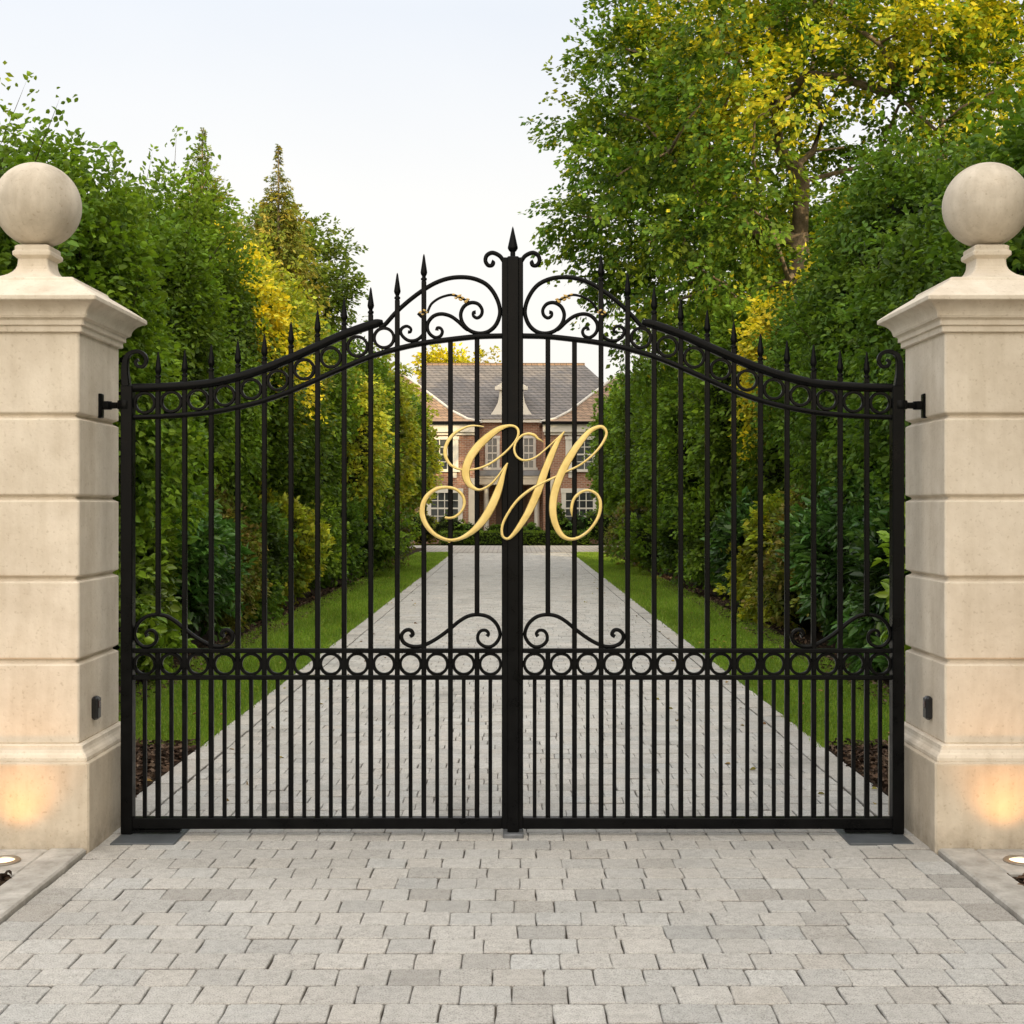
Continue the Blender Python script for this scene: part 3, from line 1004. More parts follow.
def spear(mb, x, y_tip, k=1.0):
    X, zt = G(x, y_tip)
    p = PXM * k
    prof = [(2.2 * p, zt - 29 * p), (2.2 * p, zt - 26.5 * p), (3.0 * p, zt - 26.2 * p), (3.0 * p, zt - 24.2 * p), (2.0 * p, zt - 23.6 * p), (1.9 * p, zt - 22.4 * p),
            (2.9 * p, zt - 20.6 * p), (3.4 * p, zt - 18.6 * p), (2.9 * p, zt - 15.0 * p), (1.9 * p, zt - 8.5 * p), (1.0 * p, zt - 2.2 * p), (0.55 * p, zt - 0.6 * p), (0.15 * p, zt)]
    mb.lathe(X, 0, prof, 10, 0.85)

GLETTER = [
 ([(540, 86, 8), (500, 81, 13), (455, 79, 15), (400, 93, 19), (330, 131, 25), (281, 188, 29), (258, 250, 31), (263, 310, 29), (296, 363, 23), (352, 394, 18), (422, 402, 16), (500, 391, 17), (580, 359, 19), (660, 305, 19), (730, 240, 17), (780, 175, 18), (793, 122, 23), (770, 87, 22), (720, 80, 26), (650, 103, 45), (570, 160, 60), (492, 235, 66), (437, 315, 67), (409, 400, 68), (412, 460, 62), (440, 513, 46), (490, 545, 24), (540, 538, 18), (600, 499, 18), (650, 440, 16), (690, 382, 13), (712, 352, 9)]),
 ([(716, 352, 9), (708, 366, 16), (684, 430, 34), (650, 540, 60), (605, 650, 68), (545, 755, 66), (470, 840, 50), (390, 893, 32), (320, 914, 26), (255, 908, 28), (182, 873, 33), (124, 810, 41), (92, 730, 46), (97, 652, 44), (131, 588, 38), (190, 543, 32), (260, 529, 27), (330, 541, 25), (380, 582, 26), (399, 640, 25), (380, 700, 22), (332, 743, 22), (290, 753, 20), (262, 750, 22), (255, 748, 10)]),
]
HLETTER = [
 ([(348, 200, 4), (330, 186, 10), (305, 172, 20), (283, 150, 26), (240, 137, 22), (190, 151, 20), (150, 195, 18), (134, 250, 19), (150, 300, 20), (190, 329, 19), (240, 329, 17), (300, 303, 16), (370, 245, 14), (440, 180, 14), (490, 132, 10)]),
 ([(503, 120, 8), (485, 142, 20), (448, 200, 40), (402, 300, 56), (352, 425, 62), (305, 560, 67), (245, 695, 62), (182, 800, 50), (122, 878, 32), (82, 905, 22), (47, 880, 22), (47, 810, 23), (82, 730, 23), (150, 632, 24), (230, 561, 24), (330, 502, 21), (430, 455, 17), (520, 412, 17), (610, 368, 17), (700, 300, 19), (770, 220, 21), (807, 142, 24), (790, 97, 26), (750, 88, 30), (680, 125, 42), (603, 215, 56), (535, 315, 63), (474, 435, 65), (428, 570, 64), (416, 700, 62), (436, 800, 56), (480, 877, 42), (540, 907, 27), (610, 893, 23), (690, 833, 23), (749, 740, 27), (763, 645, 28), (734, 578, 25), (670, 551, 21), (610, 572, 23), (566, 622, 25), (551, 690, 24), (556, 742, 6)]),
]
def letter(strokes, ox, oy, mirror_to=None):
    mb = MB()
    d = D - 0.062
    s = 7.314
    z_off = 0.0
    for pts in strokes:
        P = catmull(pts, 7)
        n = len(P)
        xy = np.array([W(ox + p[0] / s, oy + p[1] / s, d) for p in P])
        wd = np.maximum(P[:, 2], 3) / s * d / F * 0.46
        T = np.gradient(xy, axis=0); T /= np.linalg.norm(T, axis=1, keepdims=True)
        N = np.stack([-T[:, 1], T[:, 0]], 1)
        ramp_ = np.linspace(0, 0.004, n) + z_off
        z_off += 0.0047
        prof = [(-1, 0.006), (-1, -0.005), (-0.84, -0.0085), (-0.3, -0.0092), (0.3, -0.0092), (0.84, -0.0085), (1, -0.005), (1, 0.006)]
        k = len(prof)
        V = np.zeros((n, k, 3))
        for i, (u, yy) in enumerate(prof):
            V[:, i, 0] = xy[:, 0] + N[:, 0] * u * wd
            V[:, i, 2] = xy[:, 1] + N[:, 1] * u * wd
            V[:, i, 1] = d - ramp_ + yy
        f = []
        for a in range(n - 1):
            for i in range(k):
                j = (i + 1) % k
                f.append((a * k + i, a * k + j, (a + 1) * k + j, (a + 1) * k + i))
        f.append(tuple(range(k - 1, -1, -1))); f.append(tuple(range((n - 1) * k, n * k)))
        mb.add(V, f)
    return mb

def mirror_mb(mb):
    for i in range(len(mb.v)):
        mb.v[i] = mb.v[i] * np.array([-1, 1, 1])
    mb.f = [tuple(reversed(q)) for q in mb.f]
    return mb

def gate_leaf(side):
    left = side < 0
    t = empty('gate_leaf', ('black wrought iron gate leaf with gold letter G, hinged to the left pillar' if left else
                            'black wrought iron gate leaf with gold letter H, hinged to the right pillar'), 'gate leaf', (0, 0, 0), 0, 'pair of iron gate leaves')
    iron = M['iron']
    def put(name, mb, mat=iron, parent=t, smooth=None, label=None):
        if not left:
            mirror_mb(mb)
            for q in range(len(mb.v)): mb.v[q] = mb.v[q] + np.array([0.0045, 0, 0])
        me = mb.mesh(name, mat, smooth)
        fix_normals(me)
        o = obj(name, me, parent)
        if label: o['label'] = label
        return o
    def P(poly):
        return [G(*p) for p in poly]
    # posts
    x0, z1 = G(122.2, 386); x1, z0 = G(134, 834.5)
    put('hinge_post', MB().box(x0, x1, D - 0.03, D + 0.03, 0.008, z1, 0.004))
    horn = catmull(P(HORN), 6)
    sc = np.concatenate([np.linspace(1.55, 0.75, len(horn) // 3), np.linspace(0.75, 0.55, len(horn) - len(horn) // 3)])
    put('post_scroll', MB().sweep(horn, D, ch_sec(0.027, 0.028), sc), smooth=40)
    xa, zt = G(501.8, 258.2); xb, zb = G(511.4, 828)
    put('meeting_post', MB().box(xa, xb, D - 0.027, D + 0.027, zb, zt, 0.004))
    # rails
    xL = G(133.5, 0)[0]; xR = G(502.3, 0)[0]
    up = catmull(P(UP), 5)
    sc = np.ones(len(up)); sc[-5:] = (1.0, 0.97, 0.88, 0.72, 0.45)
    mb = MB().sweep(up, D, ch_sec(0.040, 0.046, 0.3), sc)
    X, Z = G(383, 322.2)
    put('top_rail', mb, smooth=50)
    put('lower_rail', MB().sweep(catmull(P(LO), 4), D, ch_sec(0.024, 0.036, 0.3)), smooth=50)
    for yc, th in ((650.6, 0.0215), (677.3, 0.0215)):
        X0, z = G(0, yc)
        put('middle_rail', MB().box(xL, xR, D - 0.019, D + 0.019, z - th / 2, z + th / 2, 0.003))
    z1b = G(0, 817)[1]; z0b = G(0, 828)[1]
    put('bottom_rail', MB().box(xL, xR, D - 0.024, D + 0.024, z0b, z1b, 0.004))
    # upright bars with spear heads
    for i, bx in enumerate(BX):
        X, _ = G(bx, 0)
        hw = 0.0118
        zbot = z1b - 0.004
        if i < 11:
            ztop = G(0, TIP[i] + 27)[1]
        else:
            ztop = G(0, interp(LO, bx))[1]
        mb = MB()
        if i in (0, 12):
            zs = G(0, 614.8)[1]
            mb.box(X - hw, X + hw, D - hw, D + hw, zs, ztop, 0.003)
            mb.box(X - hw, X + hw, D - hw, D + hw, zbot, G(0, 651)[1], 0.003)
        else:
            mb.box(X - hw, X + hw, D - hw, D + hw, zbot, ztop, 0.003)
        b = put('upright_bar', mb)
        if i < 11:
            mb = MB(); spear(mb, bx, TIP[i])
            for q in range(len(mb.v)): mb.v[q][:, 1] += D
            put('spear_head', mb, parent=b, smooth=35)
    for i in range(14):
        bx = 144.9 + 26.57 * i
        X, _ = G(bx, 0)
        hw = 0.0093
        put('short_bar', MB().box(X - hw, X + hw, D - hw, D + hw, z1b - 0.004, G(0, 677.3)[1], 0.0025))
    # rings
    def ring(xc, yc, r=10.0):
        X, Z = G(xc, yc)
        rr = r * PXM
        n = 36
        pts = [(X + rr * math.cos(2 * math.pi * k / n), Z + rr * math.sin(2 * math.pi * k / n)) for k in range(n)]
        put('ring', MB().sweep(pts, D, ch_sec(0.0145, 0.024, 0.35), None, True), smooth=45)
    for i in range(10):
        xc = 144.9 + 26.57 * i
        lo, hi = interp(LO, xc), interp(UP, xc)
        slope = (interp(LO, xc + 8) - interp(LO, xc - 8)) / 16
        ring(xc, (hi + 3.2 + lo - 2) / 2, 9.9 - 0.4 * abs(slope))
    for i in range(14):
        ring(144.9 + 26.57 * i, 664.0, 10.3)
    # scrolls
    def scroll(poly, r, taper=0.75, name='scroll', flip=None, bulb=True):
        pts = poly if flip is None else [(flip - x, y) for x, y in poly]
        c = catmull(P(pts), 6)
        n = len(c)
        sc_ = np.ones(n)
        m = n // 2
        sc_[m:] = np.linspace(1, taper, n - m)
        if bulb: sc_[-5:] *= np.linspace(1.0, 1.35, 5)
        return put(name, MB().sweep(c, D, ch_sec(r * 2, r * 2.2, 0.45), sc_), smooth=50)
    scroll(ARCH, 0.0100, 0.72, 'arch_scroll')
    scroll(SCROLL1, 0.0088)
    scroll(SCROLL2, 0.0082)
    scroll(THIN, 0.0058, 1.0, 'scroll', None, False)
    scroll(LOWS, 0.0092, 0.8)
    scroll(LOWS, 0.0092, 0.8, 'scroll', 634.4)
    scroll(TOPS, 0.0098, 0.8, 'post_scroll')
    # gilded leaf ornaments
    rg = random.Random(4)
    def leaves_gold(a, b, n, r):
        mb = MB()
        for k in range(n):
            t_ = (k + 0.5) / n
            x = a[0] + (b[0] - a[0]) * t_ + rg.uniform(-.6, .6); y = a[1] + (b[1] - a[1]) * t_ + (1.6 if k % 2 else -1.4)
            X, Z = G(x, y)
            rr = r * PXM * rg.uniform(.7, 1.15)
            ang = rg.uniform(-0.7, 0.7)
            pts = [(X + math.cos(ang) * q * rr * 1.7, Z + math.sin(ang) * q * rr * 1.7 + 0.4 * rr * (q * q)) for q in (-1, -.6, -.1, .4, .8, 1)]
            mb.sweep(pts, D - 0.012, rnd_sec(rr, 6, 0.5), [0.12, .75, 1, .8, .4, .1])
        put('leaf_ornament', mb, M['bronze'], smooth=60, label='small gilded leaf ornament')
    leaves_gold((453, 295.8), (469, 301.5), 7, 1.45)
    leaves_gold((419, 314.5), (428, 311), 4, 1.2)
    # hinge to the pillar
    Xp = -2.026; zc = G(0, 405)[1]
    mb = MB()
    mb.box(Xp - 0.004, Xp + 0.018, D + 0.012, D + 0.052, zc - 0.062, zc + 0.058, 0.004)
    h = put('hinge', mb)
    mb = MB()
    Xb = G(126, 0)[0]
    pts = [(Xp + 0.01, D + 0.032, zc), (Xp + 0.05, D + 0.032, zc), (Xb - 0.03, D + 0.026, zc), (Xb + 0.02, D + 0.02, zc)]
    mb.tube3(pts, [0.020, 0.016, 0.015, 0.016], 10)
    mb.lathe(Xp + 0.038, D + 0.032, [(0.024, zc - 0.02), (0.026, zc - 0.016), (0.026, zc + 0.016), (0.024, zc + 0.02)], 6)
    mb.lathe(Xb - 0.004, D, [(0.036, zc - 0.021), (0.037, zc - 0.018), (0.037, zc + 0.018), (0.036, zc + 0.021)], 14)
    put('hinge_arm', mb, parent=h, smooth=35)
    # motor arm housing below the bottom rail, beside the hinge post
    Xa, Xc = G(134.5, 0)[0], G(181, 0)[0]
    put('gate_operator', MB().box(Xa, Xc, D - 0.020, D + 0.020, 0.014, z0b - 0.002, 0.004))
    # monogram
    if left:
        mb = letter(GLETTER, 410, 415)
        lab = 'gold script letter G'
    else:
        mb = letter(HLETTER, 495, 415)
        mirror_mb(mb)
        lab = 'gold script letter H'
    o = put('monogram_letter', mb, M['gold'], smooth=40, label=lab)
    for px_, py_ in ([(476.2, 447.5), (476.5, 529.5), (449.8, 541), (423.3, 504)] if left else [(548.8, 456.5), (575.4, 445.2), (575.4, 496), (575.4, 537.5)]):
        X, Z = G(px_, py_)
        peg = MB().tube3([(X, D - 0.060, Z), (X, D - 0.04, Z), (X, D - 0.006, Z)], [0.0075, 0.0065, 0.0065], 8)
        if not left: mirror_mb(peg)
        put('fixing_pin', peg, M['gold'], parent=o, smooth=40)
    if left:
        # cover strip and finial over the meeting line
        xa, zt = G(507.4, 257.6); xb, zb = G(518.8, 830.5)
        put('cover_strip', MB().box(xa, xb, D - 0.042, D - 0.0275, zb, zt, 0.004))
        mb = MB()
        X, zt = G(512.8, 226.5)
        p = PXM
        mb.lathe(X, D, [(3.0 * p, zt - 33.5 * p), (2.6 * p, zt - 30 * p), (2.5 * p, zt - 25.5 * p), (3.2 * p, zt - 25 * p), (4.0 * p, zt - 24 * p), (5.1 * p, zt - 22 * p), (5.0 * p, zt - 20.5 * p), (3.7 * p, zt - 14.5 * p), (2.0 * p, zt - 7 * p), (0.8 * p, zt - 1.6 * p), (0.15 * p, zt)], 12, 0.85)
        put('post_finial', mb, smooth=35)
        xa = G(507.5, 0)[0]; xb = G(519.5, 0)[0]
        put('drop_bolt', MB().box(xa, xb, D - 0.02, D + 0.02, 0.022, G(0, 828.5)[1], 0.004))
    return t
gate_leaf(-1); gate_leaf(1)
x0 = G(503.0, 0)[0]; x1 = G(523.5, 0)[0]
tag(MB().box(x0, x1, D - 0.075, D + 0.05, -0.02, 0.021, 0.006).build('gate_stop', M['grey_block']), 'small grey ground stop block under the middle of the gate', 'gate stop')

# ------------------------------------------------------------------ hedge trees on both sides of the drive
GREEN = [(0.080, 0.146, 0.013), (0.106, 0.176, 0.016), (0.060, 0.118, 0.012), (0.135, 0.202, 0.019), (0.088, 0.155, 0.012)]
DEEP = [(0.058, 0.118, 0.014), (0.078, 0.142, 0.016), (0.045, 0.095, 0.012), (0.100, 0.160, 0.019)]
YELLOW = [(0.60, 0.48, 0.025), (0.50, 0.45, 0.028), (0.66, 0.51, 0.026), (0.40, 0.40, 0.03), (0.25, 0.31, 0.024)]
YGREEN = [(0.19, 0.24, 0.02), (0.25, 0.27, 0.022), (0.13, 0.195, 0.02), (0.33, 0.31, 0.024)]
OLIVE = [(0.120, 0.19, 0.03), (0.155, 0.215, 0.036), (0.095, 0.155, 0.026), (0.19, 0.235, 0.038)]
GOLDC = [(0.30, 0.26, 0.045), (0.36, 0.29, 0.055), (0.20, 0.21, 0.04), (0.15, 0.18, 0.035)]
LIME = [(0.150, 0.235, 0.022), (0.115, 0.195, 0.018), (0.19, 0.265, 0.03), (0.085, 0.155, 0.016)]
LAUREL = [(0.045, 0.115, 0.022), (0.062, 0.142, 0.028), (0.034, 0.092, 0.018), (0.088, 0.165, 0.033)]
RUSSET = [(0.11, 0.155, 0.022), (0.14, 0.155, 0.028), (0.17, 0.14, 0.03), (0.08, 0.125, 0.018), (0.14, 0.10, 0.03)]

def trunk_mb(h, r, seed):
    rg = random.Random(seed)
    pts = [(rg.uniform(-.04, .04) * i, rg.uniform(-.04, .04) * i, h * i / 6 - 0.05) for i in range(7)]
    return MB().tube3(pts, [r * 1.3, r * 1.05, r, r * .95, r * .9, r * .8, r * .7], 8)

crowns = {}
def crown(key, *a, **k):
    if key not in crowns:
        crowns[key] = hedge_crown(*a, **k)
    return crowns[key]

ORD = ['first', 'second', 'third', 'fourth', 'fifth', 'sixth', 'seventh', 'eighth', 'ninth', 'tenth', 'eleventh', 'twelfth', 'thirteenth', 'fourteenth', 'fifteenth', 'sixteenth']
rgt = random.Random(11)
trunks = [trunk_mb(3.2, 0.10, s).mesh('trunk', M['bark'], 'all') for s in (1, 2, 3)]
HT = {-1: [4.2, 4.6, 5.05, 5.5, 5.7, 5.7, 5.6, 5.5, 5.6, 5.6, 5.7, 5.7, 5.6, 5.6, 5.6],
       1: [4.6, 4.95, 5.35, 4.5, 5.7, 4.9, 5.1, 5.2, 5.3, 5.3, 5.4, 5.4, 5.4, 5.4, 5.4]}
for sgn in (-1, 1):
    side = 'left' if sgn < 0 else 'right'
    for i in range(15):
        y = 8.7 + i * 2.85 + rgt.uniform(-.15, .15)
        h = HT[sgn][i]
        half = (1.40, 1.62, (h - 1.15) / 2)
        cz = 1.15 + half[2]
        yel = (sgn < 0 and i in (4, 5)) or (sgn > 0 and i == 4)
        if i < 4:
            key = ('near', sgn, i)
            pal = GREEN if i != 0 else DEEP
            if sgn > 0: pal = DEEP
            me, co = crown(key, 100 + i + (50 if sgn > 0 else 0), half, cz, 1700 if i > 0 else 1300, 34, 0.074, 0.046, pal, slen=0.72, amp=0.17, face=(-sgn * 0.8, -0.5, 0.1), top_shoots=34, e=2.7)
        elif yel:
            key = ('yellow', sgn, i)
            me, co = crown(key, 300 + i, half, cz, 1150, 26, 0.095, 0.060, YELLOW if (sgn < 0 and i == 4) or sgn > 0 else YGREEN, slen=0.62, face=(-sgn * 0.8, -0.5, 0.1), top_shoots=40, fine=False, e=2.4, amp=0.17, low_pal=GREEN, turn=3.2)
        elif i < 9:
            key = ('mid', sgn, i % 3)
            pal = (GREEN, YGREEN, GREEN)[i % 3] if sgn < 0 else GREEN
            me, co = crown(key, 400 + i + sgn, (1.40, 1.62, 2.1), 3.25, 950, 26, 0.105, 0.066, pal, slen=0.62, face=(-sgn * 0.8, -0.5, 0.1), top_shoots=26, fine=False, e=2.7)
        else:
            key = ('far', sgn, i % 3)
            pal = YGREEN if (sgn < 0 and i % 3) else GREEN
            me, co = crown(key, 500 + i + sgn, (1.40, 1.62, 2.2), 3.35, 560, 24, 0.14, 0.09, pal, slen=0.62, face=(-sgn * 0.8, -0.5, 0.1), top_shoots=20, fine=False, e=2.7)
        look = 'golden yellow' if yel and not (sgn < 0 and i == 5) else ('yellow-green' if yel else 'tall green')
        t = empty('hedge_tree', '%s hedge tree lining the %s side of the drive, %s from the gate' % (look, side, ORD[i]), 'hedge tree',
                  (sgn * (4.72 - (0.05 if sgn < 0 else 0.035) * max(0, i - 4) + (0.0, 0.05, 0.12, 0.45, 0.25)[min(i, 4)] * (i < 5 and sgn > 0) + rgt.uniform(-.06, .06)), y, 0), 0, 'hedge trees along the %s side of the drive' % side)
        if i >= 6:
            t.scale = (1, 1, h / 5.5)
        obj('crown', me, t)
        obj('shade_core', co, t)
        obj('trunk', trunks[i % 3], t)

# shrubs under the hedge trees
def shrub(sgn, y, r, h, kind, label, seed, x=None, key=None):
    spec = {
        'lime':   (LIME, 'leaf_gloss', 0.105, 0.055),
        'laurel': (LAUREL, 'leaf_gloss', 0.13, 0.05),
        'russet': (RUSSET, 'leaf', 0.070, 0.040),
        'green':  (GREEN, 'leaf', 0.075, 0.045),
        'deep':   (DEEP, 'leaf', 0.07, 0.042),
        'yellow': (YGREEN, 'leaf', 0.085, 0.05),
    }[kind]
    pal, mat, L, Wd = spec
    far = max(1.0, y / 16)
    n = int(520 / far)
    me, co = crown(key or (kind, seed), seed, (r * 0.85, r, h / 2), h / 2 + 0.03, n, 26, L * far ** 0.6, Wd * far ** 0.6, pal, slen=0.42, e=2.6, mat=mat, fine=y < 20, top_shoots=10, droop=0.15, core=0.74, face=(-sgn * 0.75, -0.55, 0.15), upn=0.5)
    t = empty('shrub', label, 'shrub', (sgn * (x or 4.02), y, 0), 0, 'shrubs under the %s hedge trees' % ('left' if sgn < 0 else 'right'))
    obj('foliage', me, t)
    obj('shade_core', co, t)

SH_L = [(8.0, .95, 1.9, 'deep', 'dark green shrub hidden close behind the left pillar'),
        (10.0, 1.0, 1.85, 'lime', 'bright lime-green glossy shrub nearest the left gate post'),
        (12.0, 1.0, 1.75, 'lime', 'glossy lime-green shrub second inside the left gate leaf'),
        (13.9, 1.0, 1.7, 'laurel', 'dark glossy laurel shrub between lime shrub and russet shrub on the left'),
        (15.9, 1.0, 1.95, 'russet', 'olive shrub with russet tints on the left of the drive'),
        (18.0, 1.05, 1.8, 'deep', 'dark small-leaved shrub beyond the russet shrub on the left'),
        (20.3, 1.1, 1.9, 'yellow', 'yellow-green shrub halfway along the left side of the drive'),
        (22.8, 1.2, 1.7, 'green', 'green shrub just past the yellow-green one on the left'),
        (25.5, 1.3, 1.8, 'deep', 'dark green shrub on the left, third from the house end'),
        (29.0, 1.7, 1.8, 'green', 'green shrub on the left, second from the house end'),
        (33.0, 2.0, 1.8, 'russet', 'olive-brown shrub farthest down the left side of the drive')]
SH_R = [(8.0, .95, 1.9, 'deep', 'dark green shrub hidden close behind the right pillar'),
        (9.9, 1.0, 1.9, 'lime', 'lime-green shrub nearest the right gate post'),
        (11.9, 1.0, 1.7, 'laurel', 'dark glossy laurel shrub nearest the right gate post'),
        (13.8, 1.0, 1.85, 'laurel', 'blue-green laurel shrub second inside the right gate leaf'),
        (15.8, 1.05, 2.0, 'russet', 'olive shrub with russet tints on the right of the drive'),
        (17.9, 1.05, 1.7, 'yellow', 'yellow-green shrub halfway along the right side of the drive'),
        (20.2, 1.1, 1.8, 'laurel', 'glossy laurel shrub just past the yellow-green one on the right'),
        (22.8, 1.2, 1.8, 'green', 'green shrub on the right, fourth from the house end'),
        (25.8, 1.4, 1.8, 'deep', 'dark green shrub on the right, third from the house end'),
        (29.3, 1.7, 1.8, 'green', 'green shrub on the right, second from the house end'),
        (33.3, 2.0, 1.8, 'russet', 'olive-brown shrub farthest down the right side of the drive')]
for sgn, lst in ((-1, SH_L), (1, SH_R)):
    for i, (y, r, h, k, lab) in enumerate(lst):
        shrub(sgn, y, r, h * 0.98, k, lab, 600 + i + (40 if sgn > 0 else 0))

# ------------------------------------------------------------------ free-standing trees
def clumps_ellipsoid(rng, n, c, rad, inner=0.45, mind=0.0, lo=-0.9):
    out = []
    tries = 0
    while len(out) < n and tries < 60000:
        tries += 1
        d = rng.normal(0, 1, 3); d /= np.linalg.norm(d)
        if d[2] < lo: continue
        r = rng.uniform(inner ** 3, 1) ** (1 / 3)
        p = d * r * np.array(rad)
        p = p * (1 + 0.14 * math.sin(d[0] * 5 + 1.3) * math.cos(d[2] * 4.1 + d[1] * 3))
        q = np.array(c) + p
        if mind and out and np.min(np.linalg.norm(np.array(out) - q, axis=1)) < mind: continue
        out.append(q)
    return np.array(out)

def add_tree(name, label, cat_, loc, trunk_r, trunk_top, centers, cr, pal, L, Wd, n_sp, n_leaf, slen, seed, mat='leaf_soft', group=None, fine=False, droop=0.3, rotz=0.0, turn=None):
    tr, wd_, lv = branchy_tree(seed, (0, 0, -0.1), trunk_top, centers, trunk_r, n_sp, n_leaf, slen, L, Wd, pal, mat, cr, fine, droop, turn)
    t = empty(name, label, cat_, loc, rotz, group)
    tr.build('trunk', M['bark'], t, 'all')
    wd_.build('branches', M['bark'], t, 'all')
    obj('crown', lv, t)
    return t

BIG = [(0.078, 0.160, 0.018), (0.098, 0.190, 0.020), (0.062, 0.135, 0.016), (0.135, 0.220, 0.022), (0.20, 0.26, 0.024)]
rng = np.random.default_rng(21)
cc = clumps_ellipsoid(rng, 190, (1.15, 0, 9.0), (6.0, 5.2, 5.6), 0.45, 0.95)
cc = cc[~((cc[:, 0] > 4.6) & (cc[:, 2] > 10.9))]
cc = cc[~((cc[:, 0] < -3.4) & (cc[:, 2] < 5.6))]
cc = cc[~((cc[:, 1] < 0.5) & (np.abs(cc[:, 0] - 0.15) < 1.15) & (cc[:, 2] > 6.6) & (cc[:, 2] < 9.9))]
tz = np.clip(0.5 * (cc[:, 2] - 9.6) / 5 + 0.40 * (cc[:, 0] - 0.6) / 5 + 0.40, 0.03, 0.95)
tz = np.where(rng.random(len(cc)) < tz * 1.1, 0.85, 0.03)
SUN_GOLD = [(0.50, 0.47, 0.03), (0.38, 0.42, 0.03), (0.60, 0.53, 0.03), (0.28, 0.36, 0.028)]  # sunlit gold put into the leaf colour of upper and right clumps
add_tree('broadleaf_tree', 'large spreading tree with top coloured sunlit gold behind the right hedge', 'tree', (6.0, 27.5, 0), 0.30, (0.25, 0, 8.6), cc, rng.uniform(0.7, 1.15, len(cc)), BIG, 0.125, 0.09, 32, 34, 0.72, 77, turn=(SUN_GOLD, tz))

rng = np.random.default_rng(22)
cc = clumps_ellipsoid(rng, 95, (0, 0, 6.5), (1.8, 1.8, 2.9), 0.3, 0.42)
add_tree('broadleaf_tree', 'rounded olive-green tree standing behind the yellow hedge tree on the left', 'tree', (-6.35, 34.0, 0), 0.2, (0, 0, 4.2), cc, rng.uniform(0.4, 0.7, len(cc)), OLIVE, 0.13, 0.08, 22, 24, 0.6, 78)
cc = clumps_ellipsoid(rng, 50, (0, 0, 5.3), (1.6, 1.6, 2.3), 0.3, 0.4)
add_tree('broadleaf_tree', 'tall loose tree rising behind the left pillar at the picture edge', 'tree', (-8.15, 14.2, 0), 0.16, (0, 0, 3.6), cc, rng.uniform(0.35, 0.55, len(cc)), YGREEN[:3] + GREEN[:2], 0.10, 0.065, 13, 18, 0.55, 79)
# trees beyond the house
rng = np.random.default_rng(23)
cc = clumps_ellipsoid(rng, 60, (0, 0, 9.0), (2.4, 2.4, 3.0), 0.3, 0.5)
add_tree('broadleaf_tree', 'golden tree showing above the mansion roof', 'tree', (-3.6, 84, 0), 0.25, (0, 0, 5.5), cc, rng.uniform(0.6, 0.9, len(cc)), YELLOW, 0.26, 0.18, 12, 14, 0.9, 80)
cc = clumps_ellipsoid(rng, 30, (0, 0, 6.2), (1.1, 1.1, 2.2), 0.2, 0.5)
add_tree('broadleaf_tree', 'small pale tree above the outbuilding left of the mansion', 'tree', (-6.9, 88, 0), 0.18, (0, 0, 4.6), cc, rng.uniform(0.5, 0.7, len(cc)), YGREEN, 0.26, 0.18, 8, 12, 0.9, 81)

# unseen trees added right of the camera to shade the entrance from the sun
rng = np.random.default_rng(24)
cc0 = clumps_ellipsoid(rng, 120, (0, 0, 5.6), (3.6, 3.6, 3.9), 0.25, 0.5)
proto_tree = None
for i, (x, y, s, lab) in enumerate([(11.5, 4.5, 1.2, 'added shade tree outside the view, nearest the right pillar'), (12.0, -3.5, 1.22, 'added shade tree outside the view, right of the camera'), (12.5, -11.5, 1.25, 'added shade tree outside the view, behind the camera'), (19.5, 0.5, 1.2, 'added shade tree outside the view, farthest right')]):
    if proto_tree is None:
        proto_tree = add_tree('shade_tree', lab, 'tree', (x, y, 0), 0.25, (0, 0, 3.4), cc0, rng.uniform(0.8, 1.1, len(cc0)), DEEP, 0.26, 0.18, 17, 18, 0.9, 82, group='added shade trees')
        t = proto_tree
    else:
        t = proto_tree.copy(); C.objects.link(t)
        for ch in proto_tree.children:
            c_ = ch.copy(); C.objects.link(c_); c_.parent = t
        t.location = (x, y, 0); t.rotation_euler = (0, 0, i * 1.3)
    t.scale = (s, s, s)
    t['label'] = lab

cc1 = clumps_ellipsoid(rng, 130, (0, 0, 8.2), (4.6, 4.6, 5.6), 0.25, 0.6)  # hidden trees added to cast shade on the lower mansion roof
first = None
for i, (x, y, s_, lab) in enumerate([(12.5, 47.5, 0.97, 'added shade tree beside the mansion, hidden behind the big tree'), (18.5, 51.0, 1.05, 'added shade tree right of the mansion, second from it'), (25.0, 54.0, 1.1, 'added shade tree farthest right of the mansion')]):
    if first is None:
        t = first = add_tree('broadleaf_tree', lab, 'tree', (x, y, 0), 0.4, (0, 0, 4.4), cc1, rng.uniform(0.9, 1.3, len(cc1)), DEEP, 0.34, 0.24, 17, 16, 1.1, 83, group='added shade trees right of the mansion')  # added hidden tree, there only to shade the mansion roof
    else:
        t = first.copy(); C.objects.link(t)
        for ch in first.children:
            c_ = ch.copy(); C.objects.link(c_); c_.parent = t
        t.location = (x, y, 0); t.rotation_euler = (0, 0, i * 1.7)
    t.scale = (s_, s_, s_)
    t['label'] = lab

